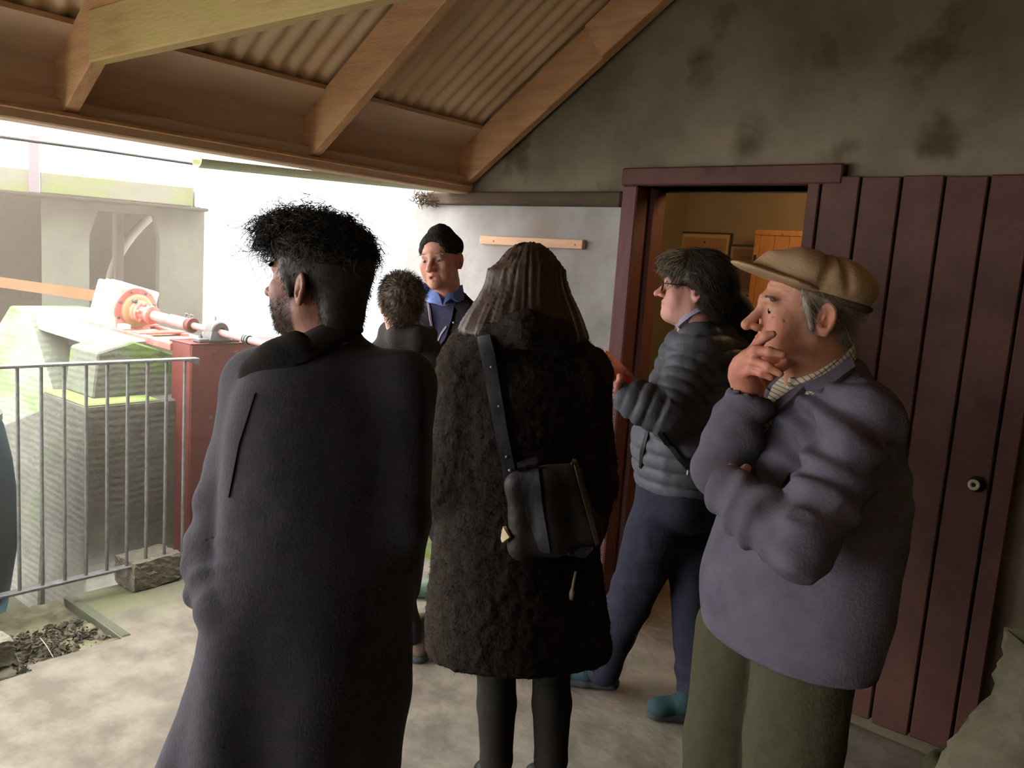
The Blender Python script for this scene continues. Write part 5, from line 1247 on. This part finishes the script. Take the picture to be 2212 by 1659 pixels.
patch('collar_edge', [(1464, 700), (1490, 674), (1528, 654), (1534, 660), (1496, 684), (1470, 712)], pf + hoodp + [cone(hw.w((0, -.03, -.1)), FD(1520, 740, 2.95), .068, .085, .03)], 2.4, M_pshirt, jo, off=.006, th=.006, step=5)
patch('pocket_zip', [(1398, 930), (1404, 934), (1392, 985), (1388, 1012), (1384, 1010), (1386, 975)], pf, 2.4, M_black, jo, off=.004, th=.003, step=4)
cs_ = thing('crossbody_strap', FD(1470, 985, 2.8), 'thin black bag strap crossing the grey quilted jacket at the hip', 'strap')
patch('webbing', [(1424, 930), (1434, 930), (1470, 982), (1503, 1022), (1497, 1028), (1462, 988)], pf, 2.4, M_black, cs_, off=.012, th=.004, step=5)
pp, _t = march(pf, 1488, 1018, 2.4); P(cs_, 'buckle', obox(pp[0] - FH*.02, (RH, UP, FH), (.011, .009, .003), .002), M_silver)
bodyW = hw.wrap(head_prims(nose=1.0, fat=.006, age=.5, ears=1.0) + slit()) + [cone(hw.w((0, -.03, -.1)), FD(1525, 760, 2.98), .062, .08, .03), stack([(740, 1478, 1590), (850, 1430, 1605), (1000, 1400, 1580), (1060, 1400, 1570)], psi=10, ratio=.7, d=3.0, k=.05)]
bodyW += chain([wSL, wEL, wWL], [.045, .04, .028], .03) + chain([wSR, wER, wWR], [.045, .04, .028], .03)
h1 = []; hand(h1, FD(1334, 848, 2.78), [FD(1316, 838, 2.76), FD(1312, 828, 2.78), FD(1310, 818, 2.80), FD(1310, 809, 2.82)],
    [[FD(1314, 826, 2.80), FD(1320, 820, 2.83), FD(1328, 820, 2.86)], [FD(1308, 816, 2.81), FD(1312, 806, 2.84), FD(1320, 806, 2.87)], [FD(1305, 806, 2.83), FD(1308, 797, 2.86), FD(1314, 796, 2.89)], [FD(1304, 798, 2.85), FD(1306, 790, 2.88), FD(1312, 788, 2.9)]],
    [FD(1332, 836, 2.75), FD(1340, 822, 2.765), FD(1338, 812, 2.775)], r=.0088)
h2 = []; hand(h2, FD(1368, 840, 2.93), [FD(1352, 830, 2.93), FD(1350, 822, 2.92), FD(1347, 814, 2.92), FD(1345, 807, 2.91)],
    [[FD(1344, 826, 2.92), FD(1338, 824, 2.9), FD(1334, 824, 2.88)], [FD(1340, 816, 2.91), FD(1334, 814, 2.89), FD(1330, 815, 2.87)], [FD(1338, 808, 2.91), FD(1332, 806, 2.89), FD(1328, 807, 2.87)], [FD(1338, 801, 2.9), FD(1332, 799, 2.88), FD(1328, 800, 2.87)]],
    [FD(1362, 822, 2.9), FD(1360, 812, 2.88), FD(1352, 808, 2.87)], r=.0085)
bodyW += h1 + h2; hwc = FD(1325, 830, 2.8)
fig('body', bodyW, .0042, body_skin('rosy skin', ((208, 152, 138), (216, 162, 146))), W_, lambda V: .0006*vnoise(V*150), tone=lambda V: skin_tone(hw, V, .8)*np.where(np.linalg.norm(V - hwc, axis=1)[:, None] < .12, np.array([1, .84, .84]), 1.))
eyes(hw, W_, look=(0, 1, -.05)); brows(hw, W_, M_hfair, .004, .021, 120)
sc = hw.wrap([ell((0, -.02, .04), (.09, .116, .096)), ell((0, -.04, .0), (.094, .1, .085), .04), ell((0, .05, .09), (.07, .062, .034), .03), ell((0, -.075, -.06), (.068, .045, .06), .04), ell((0, .125, -.04), (.13, .098, .11), .012, 's'), ell((-.095, .03, -.045), (.05, .058, .058), .012, 's'), ell((.095, .03, -.045), (.05, .058, .058), .012, 's')])
SV, SF = sdf_mesh(sc, .005); SN = normals(SV, SF); Pl = hw.l(SV); SV = SV + SN*(.003*ridged(Pl*np.array([50, 22, 50]), 4))[:, None]
def bob(P, N_, r):
    n = len(P); K = 6; t = np.linspace(0, 1, K); d = nrm_rows(np.stack([P[:, 0]*.5, np.where(P[:, 1] > .03, .5, -.55) + .2*r.randn(n), -.8 + 6*np.clip(P[:, 2] - .06, 0, .1)], -1) + .15*r.randn(n, 3)); d = nrm_rows(d - (d*N_).sum(1, keepdims=True)*N_*.8 + .12*N_)
    L_ = .03 + .03*r.rand(n); out = d[:, None, :]*np.outer(L_, t)[..., None]; out = out - N_[:, None, :]*np.outer(.004*np.ones(n), t**2)[..., None]; return out
pt = hair_from(hw, SV, SN, Pl[:, 2] > -.09, 5200, bob, 31)
fr_ = hair_from(hw, SV, SN, (Pl[:, 1] > .035) & (Pl[:, 2] > .045), 900, bob, 33)
mesh('hair', *joinnp((SV, SF), strands(pt, .0008, .0004)), M_hbob, W_, smooth=True, kind='stuff')
mesh('fringe', *strands(fr_, .0009, .0005), M_hfair, W_, smooth=True, kind='stuff')
# glasses rest on the nose
gl = thing('eyeglasses', hw.w((0, .11, -.005)), 'dark brown framed glasses worn by the woman in the grey jacket', 'glasses')
M_gf = mat('tortoise frame', [(50, 28, 24), (88, 48, 40)], 60, .3); M_lens = bpy.data.materials.new('lens glass'); M_lens.use_nodes = True
b_ = M_lens.node_tree.nodes['Principled BSDF']; b_.inputs['Transmission Weight'].default_value = 1; b_.inputs['Roughness'].default_value = .02; b_.inputs['IOR'].default_value = 1.05; b_.inputs['Base Color'].default_value = (.95, .96, .96, 1)
for sg in (-1, 1):
    ring = [hw.w((sg*.033 + .025*math.copysign(abs(math.cos(a))**.7, math.cos(a)), .1095 - .004*abs(math.cos(a)), -.006 + .0165*math.copysign(abs(math.sin(a))**.7, math.sin(a)))) for a in np.linspace(0, 2*math.pi, 33)]
    P(gl, 'rim', tube(ring, .0022, 8), M_gf, smooth=True)
    lens_ = [hw.w(hw.l(np.array(p)[None])[0]) for p in ring[:-1]]; c0 = np.mean(lens_, 0); fwd_ = hw.R @ np.array([0, 1, 0])
    P(gl, 'lens', hull([p + fwd_*.0008 for p in lens_] + [p - fwd_*.0008 for p in lens_]), M_lens)
    P(gl, 'temple_arm', tube([hw.w((sg*.059, .105, .004)), hw.w((sg*.075, .07, .004)), hw.w((sg*.082, .0, .004)), hw.w((sg*.084, -.02, .002)), hw.w((sg*.083, -.035, -.02))], .0021, 8), M_gf, smooth=True)
P(gl, 'bridge', tube([hw.w((-.009, .111, -.002)), hw.w((0, .114, .001)), hw.w((.009, .111, -.002))], .0018, 8), M_gf, smooth=True)
# red tablet
t0, t1 = FD(1304, 779, 2.82), FD(1362, 832, 2.86); du = nrm(t1 - t0); dn = nrm(np.cross(du, FH)); dn = dn if dn[2] > 0 else -dn; dn = nrm(dn*.86 - FH*.5); dd_ = nrm(np.cross(du, dn))
rt = thing('red_tablet', (t0 + t1)/2, 'bright red cased tablet held in both hands by the woman with glasses', 'tablet')
P(rt, 'case', obox((t0 + t1)/2, (du, dd_, dn), (np.linalg.norm(t1 - t0)/2, .06, .006), .003, 2), M_redcase)
P(rt, 'screen', obox((t0 + t1)/2 - dn*.0062, (du, dd_, dn), (np.linalg.norm(t1 - t0)/2 - .01, .052, .0008)), M_black)
tl = [([FD(1452, 1068, 2.95), FD(1372, 1270, 3.06), FD(1302, 1448, 3.20)], [.125, .086, .062]), ([FD(1500, 1075, 3.06), FD(1500, 1290, 3.05), FD(1506, 1490, 3.08)], [.12, .085, .074])]
def dispN(V): return creases(V, tl[0][0], .011, 7, .13, 71) + creases(V, tl[1][0], .010, 7, .13, 72) + noisy_folds(V, 8, .008, 73, (1, 1, .6))
trousers_shoes('trousers', M_navytr, W_, tl, .0075, dispN, extra=[stack([(1040, 1376, 1588), (1075, 1376, 1586), (1100, 1384, 1576), (1122, 1405, 1550), (1140, 1440, 1520)], psi=10, ratio=.75, d=3.0, k=.09)])
f1, f2 = foot(1334, 1482), foot(1552, 1548)
shoe(W_, f1, nrm(-RH*.97 + FH*.05), .27, M_tealshoe, M_sole, laces=True, w=.045); shoe(W_, f2, nrm(-RH*.97 - FH*.12), .275, M_tealshoe, M_sole, laces=True, w=.046)
# ================================================================== boy
hb_ = Head(74, -4, 0, (0, 0, .02), 866, 648, 3.22, .88)
E_ = thing('person', (FD(880, 1000, 3.25)[0], FD(880, 1000, 3.25)[1], 0), 'boy with short brown hair in a dark hooded top, seen from behind', 'person')
rowsE = [(700, 838, 908), (725, 822, 936), (755, 808, 955), (800, 800, 964), (900, 796, 950), (1000, 800, 928), (1078, 806, 902)]
se_ = stack(rowsE, psi=80, ratio=.58, d=3.26, k=.03)
eL = [FD(822, 775, 3.26), FD(800, 930, 3.26), FD(815, 1050, 3.36)]; eR = [FD(936, 775, 3.28), FD(945, 920, 3.30), FD(905, 1000, 3.42)]
hd_ = [se_] + chain(eL, [.06, .055, .045], .04) + chain(eR, [.06, .055, .045], .04) + chain([FD(838, 716, 3.26), FD(860, 728, 3.17), FD(900, 730, 3.17), FD(928, 722, 3.26)], [.035, .05, .05, .035], .03)
hdo, _, _ = fig('hooded_top', hd_, .0085, M_hood, E_, lambda V: noisy_folds(V, 8, .007, 81, (1, 1, .6)) + creases(V, eL, .004, 9, .08, 82))
for k, pl in enumerate(([(895, 812), (900, 804), (906, 808), (902, 814)], [(910, 802), (920, 800), (922, 806), (916, 812), (911, 808)], [(926, 801), (934, 804), (946, 807), (944, 812), (930, 809)], [(908, 854), (912, 853), (911, 870), (908, 870)], [(921, 864), (926, 862), (924, 872), (927, 880), (923, 882), (920, 872)], [(908, 882), (914, 881), (917, 886), (912, 889), (908, 886)])):
    patch('print_mark', pl, hd_, 2.8, M_print, hdo, off=.0075, th=.001, step=3)
bodyE = hb_.wrap(head_prims(nose=.8, ears=1.05) + slit()) + [cone(hb_.w((0, -.03, -.1)), FD(872, 760, 3.25), .046, .055, .03), stack([(760, 825, 940), (900, 815, 935), (1060, 822, 890)], psi=80, ratio=.5, d=3.26, k=.04)] + chain(eL, [.035, .03, .025], .03) + chain(eR, [.035, .03, .025], .03)
for w0, sg in ((eL[2], 1), (eR[2], -1)):
    hh = []; dh = nrm(FH*.5 - UP*.85); sd_ = RH*sg; kns = [w0 + dh*.065 + sd_*(.022 - .015*i) for i in range(4)]
    hand(hh, w0, kns, [[k_ + dh*.025, k_ + dh*.04 + FH*.006, k_ + dh*.05 + FH*.014] for k_ in kns], [w0 + dh*.04 + sd_*.034, w0 + dh*.06 + sd_*.038, w0 + dh*.075 + sd_*.034], r=.0075); bodyE += hh
fig('body', bodyE, .005, body_skin('young skin', ((214, 156, 134), (222, 166, 144))), E_, tone=lambda V: skin_tone(hb_, V, .6))
eyes(hb_, E_); brows(hb_, E_, M_hboy, .005)
sc = hb_.wrap([ell((0, -.016, .045), (.085, .108, .09)), ell((0, -.075, -.04), (.06, .042, .06), .04), ell((0, .11, -.02), (.12, .085, .1), .012, 's')])
SV, SF = sdf_mesh(sc, .005); SN = normals(SV, SF); Pl = hb_.l(SV); SV = SV + SN*(.004*ridged(SV*np.array([70, 70, 40]), 5))[:, None]
def crop(P, N_, r):
    n = len(P); K = 5; t = np.linspace(0, 1, K); d = nrm_rows(N_*.75 + np.stack([P[:, 0]*2, np.zeros(n), -np.ones(n)*.5 + 7*np.clip(P[:, 2] - .04, 0, .1)], -1) + .35*r.randn(n, 3)); return d[:, None, :]*np.outer(.016 + .02*r.rand(n), t)[..., None] + np.array([0, 0, -.006])*(t**2)[None, :, None]
pt = hair_from(hb_, SV, SN, Pl[:, 2] > -.10, 4200, crop, 41); mesh('hair', *joinnp((SV, SF), strands(pt, .001, .0004)), M_hboy, E_, smooth=True, kind='stuff')
fE1, fE2 = foot(903, 1425), foot(830, 1400)
tl = [([FD(862, 1090, 3.28), FD(850, 1210, 3.27), fE1 + UP*.12 - FH*.03 - RH*.03], [.075, .058, .045]), ([FD(832, 1090, 3.28), FD(826, 1250, 3.28), fE2 + UP*.1], [.08, .06, .05])]
trousers_shoes('trousers', mat('dark jeans', [(46, 46, 52), (56, 56, 64)], 30, .9, .3, 80), E_, tl, .008, lambda V: creases(V, tl[0][0], .005, 10, .1, 83))
shoe(E_, fE1 - FH*.03, nrm(FH + RH*.1), .24, M_bboot, M_sole, name='boot', hgt=.12, w=.044); shoe(E_, fE2 - FH*.03, nrm(FH - RH*.1), .24, M_bboot, M_sole, name='boot', hgt=.12, w=.044)
# ================================================================== old man in beanie
ho = Head(-72, -6, -7, (0, .09, 0), 932, 563, 3.52, 1.0)
O_ = thing('person', (FD(960, 1000, 3.72)[0], FD(960, 1000, 3.72)[1], 0), 'old man in dark knitted hat, blue collar and dark jacket, speaking towards the group', 'person')
rowsO = [(628, 942, 1000), (640, 922, 1016), (655, 908, 1034), (680, 902, 1056), (720, 896, 1070), (800, 892, 1078), (950, 905, 1076), (1080, 925, 1074)]
so2 = stack(rowsO, psi=-72, ratio=.55, d=3.64, k=.03)
oL = [FD(1040, 700, 3.68), FD(1062, 850, 3.70), FD(1040, 960, 3.56)]; oR = [FD(910, 700, 3.62), FD(894, 850, 3.64), FD(930, 950, 3.62)]
oj = [so2] + chain(oL, [.075, .065, .055], .05) + chain(oR, [.075, .065, .055], .05)
ojo, _, _ = fig('jacket', oj, .0085, M_djack, O_, lambda V: noisy_folds(V, 7, .008, 91, (1, 1, .5)))
patch('jumper_front', [(930, 642), (958, 652), (985, 650), (978, 690), (966, 730), (952, 752), (938, 720), (926, 680)], oj, 3.2, M_jumper, O_, off=.014, th=.004)
patch('jacket_edge', [(922, 650), (927, 650), (930, 690), (938, 725), (936, 728), (926, 692)], oj, 3.2, mat('pale zip tape', [(150, 140, 150), (164, 154, 164)], 30, .7), ojo, off=.018, th=.004, step=3)
patch('jacket_edge', [(966, 706), (969, 708), (958, 724), (950, 742), (948, 740), (955, 722)], oj, 3.2, mat('pale zip tape', [(1,)*3]), ojo, off=.018, th=.004, step=3)
patch('collar', [(968, 640), (990, 634), (1004, 642), (1014, 668), (1004, 690), (985, 668)], oj, 3.2, M_djack, ojo, off=.012, th=.008, step=5)
for px, py in ((981, 698), (928, 682), (1001, 664)):
    pp, _t = march(oj, px, py, 3.2); g = grad(oj, pp)[0]; mesh('press_stud', *lathe(pp[0] + g*.012, g, [(0, .005), (.002, .005), (.003, .003)], 12), M_silver, ojo, smooth=True)
cvn = nrm(-FH*.75 + UP*.65)
shp = [stack([(656, 920, 1002), (646, 923, 999), (632, 928, 994), (616, 934, 990), (606, 938, 988)], psi=-72, ratio=1.0, d=3.60, k=.0), halfspace(FD(955, 636, 3.54), cvn, .004)]
fig('shirt_collar', shp, .004, M_bshirt, O_)
for pl in ([(914, 634), (924, 614), (936, 628), (948, 640), (957, 657), (944, 654), (930, 645), (919, 642)], [(957, 657), (966, 638), (980, 624), (990, 618), (999, 652), (986, 654), (972, 648)]):
    patch('collar_wing', pl, shp + [oj[0]], 3.1, M_bshirt, O_, off=.014, th=.006, step=4)
bodyO = ho.wrap(head_prims(nose=1.1, age=1.3, mouth_open=.006, brow=1.1, ears=1.1) + slit(z=-.002)) + [cone(ho.w((0, -.03, -.1)), FD(962, 690, 3.70), .058, .07, .03), stack([(690, 915, 1040), (850, 910, 1060), (1050, 912, 1058)], psi=-72, ratio=.5, d=3.68, k=.04)] + chain(oL, [.04, .035, .028], .03) + chain(oR, [.04, .035, .028], .03)
for w0, sg in ((oL[2], -1), (oR[2], 1)):
    hh = []; dh = nrm(-FH*.5 - UP*.8); sd_ = RH*sg; kns = [w0 + dh*.075 + sd_*(.026 - .017*i) for i in range(4)]
    hand(hh, w0, kns, [[k_ + dh*.028, k_ + dh*.045 - FH*.006, k_ + dh*.055 - FH*.014] for k_ in kns], [w0 + dh*.045 + sd_*.04, w0 + dh*.068 + sd_*.044, w0 + dh*.085 + sd_*.04], r=.0088); bodyO += hh
fig('body', bodyO, .0041, body_skin('ruddy skin', ((194, 138, 116), (204, 150, 128))), O_, lambda V: .0007*vnoise(V*150), tone=lambda V: skin_tone(ho, V, .6))
eyes(ho, O_, look=(.1, 1, -.1)); brows(ho, O_, M_hgrey, .006, .021, 160)
bn = ho.wrap([ell((0, -.02, .052), (.084, .108, .07)), ell((0, -.035, .045), (.087, .102, .05), .02), ell((-.002, -.025, .113), (.046, .05, .032), .022), ell((0, .13, .0), (.14, .085, .10), .006, 's'), halfspace((0, -.05, .0), (0, .16, -1), .008)])
bno, _, _ = fig('knitted_hat', bn, .004, M_beanie, O_, lambda V: .003*vnoise(V*40, 92) + .0012*np.sin(np.arctan2(ho.l(V)[:, 0], ho.l(V)[:, 1] + .03)*70))
tb2 = ho.wrap([ell((0, -.022, .04), (.090, .114, .05)), ell((0, .138, -.002), (.15, .085, .10), .006, 's'), halfspace((0, 0, .05), (0, -.35, 1), .006), halfspace((0, -.05, .006), (0, .16, -1), .006)])
fig('hat_cuff', tb2, .004, M_beanie, bno, lambda V: .0012*np.sin(np.arctan2(ho.l(V)[:, 0], ho.l(V)[:, 1] + .03)*70))
sc = ho.wrap([cone((-.079, .02, .01), (-.079, .008, -.03), .008, .005, .006)])
fO1, fO2 = foot(985, 1285), foot(1060, 1310)
tl = [([FD(960, 1060, 3.74), FD(985, 1170, 3.84), fO1 + UP*.25], [.09, .07, .06]), ([FD(1030, 1060, 3.74), FD(1045, 1180, 3.84), fO2 + UP*.25], [.09, .07, .06])]
trousers_shoes('trousers', mat('dark work trousers', [(48, 48, 56), (58, 58, 66)], 30, .9, .3, 80), O_, tl, .009)
for k, f_ in enumerate((fO1, fO2)):
    td = nrm(-RH*.95 - FH*.3)
    bt_ = [cone(f_ + UP*.06, f_ + UP*.3, .058, .068, .02), cone(f_ + UP*.05, f_ + td*.12 + UP*.045, .052, .05, .03), cone(f_ + td*.12 + UP*.04, f_ + td*.2 + UP*.036, .048, .038, .02), halfspace(f_, (0, 0, -1), .003)]
    fig('wellington_boot', bt_, .006, M_well, O_)
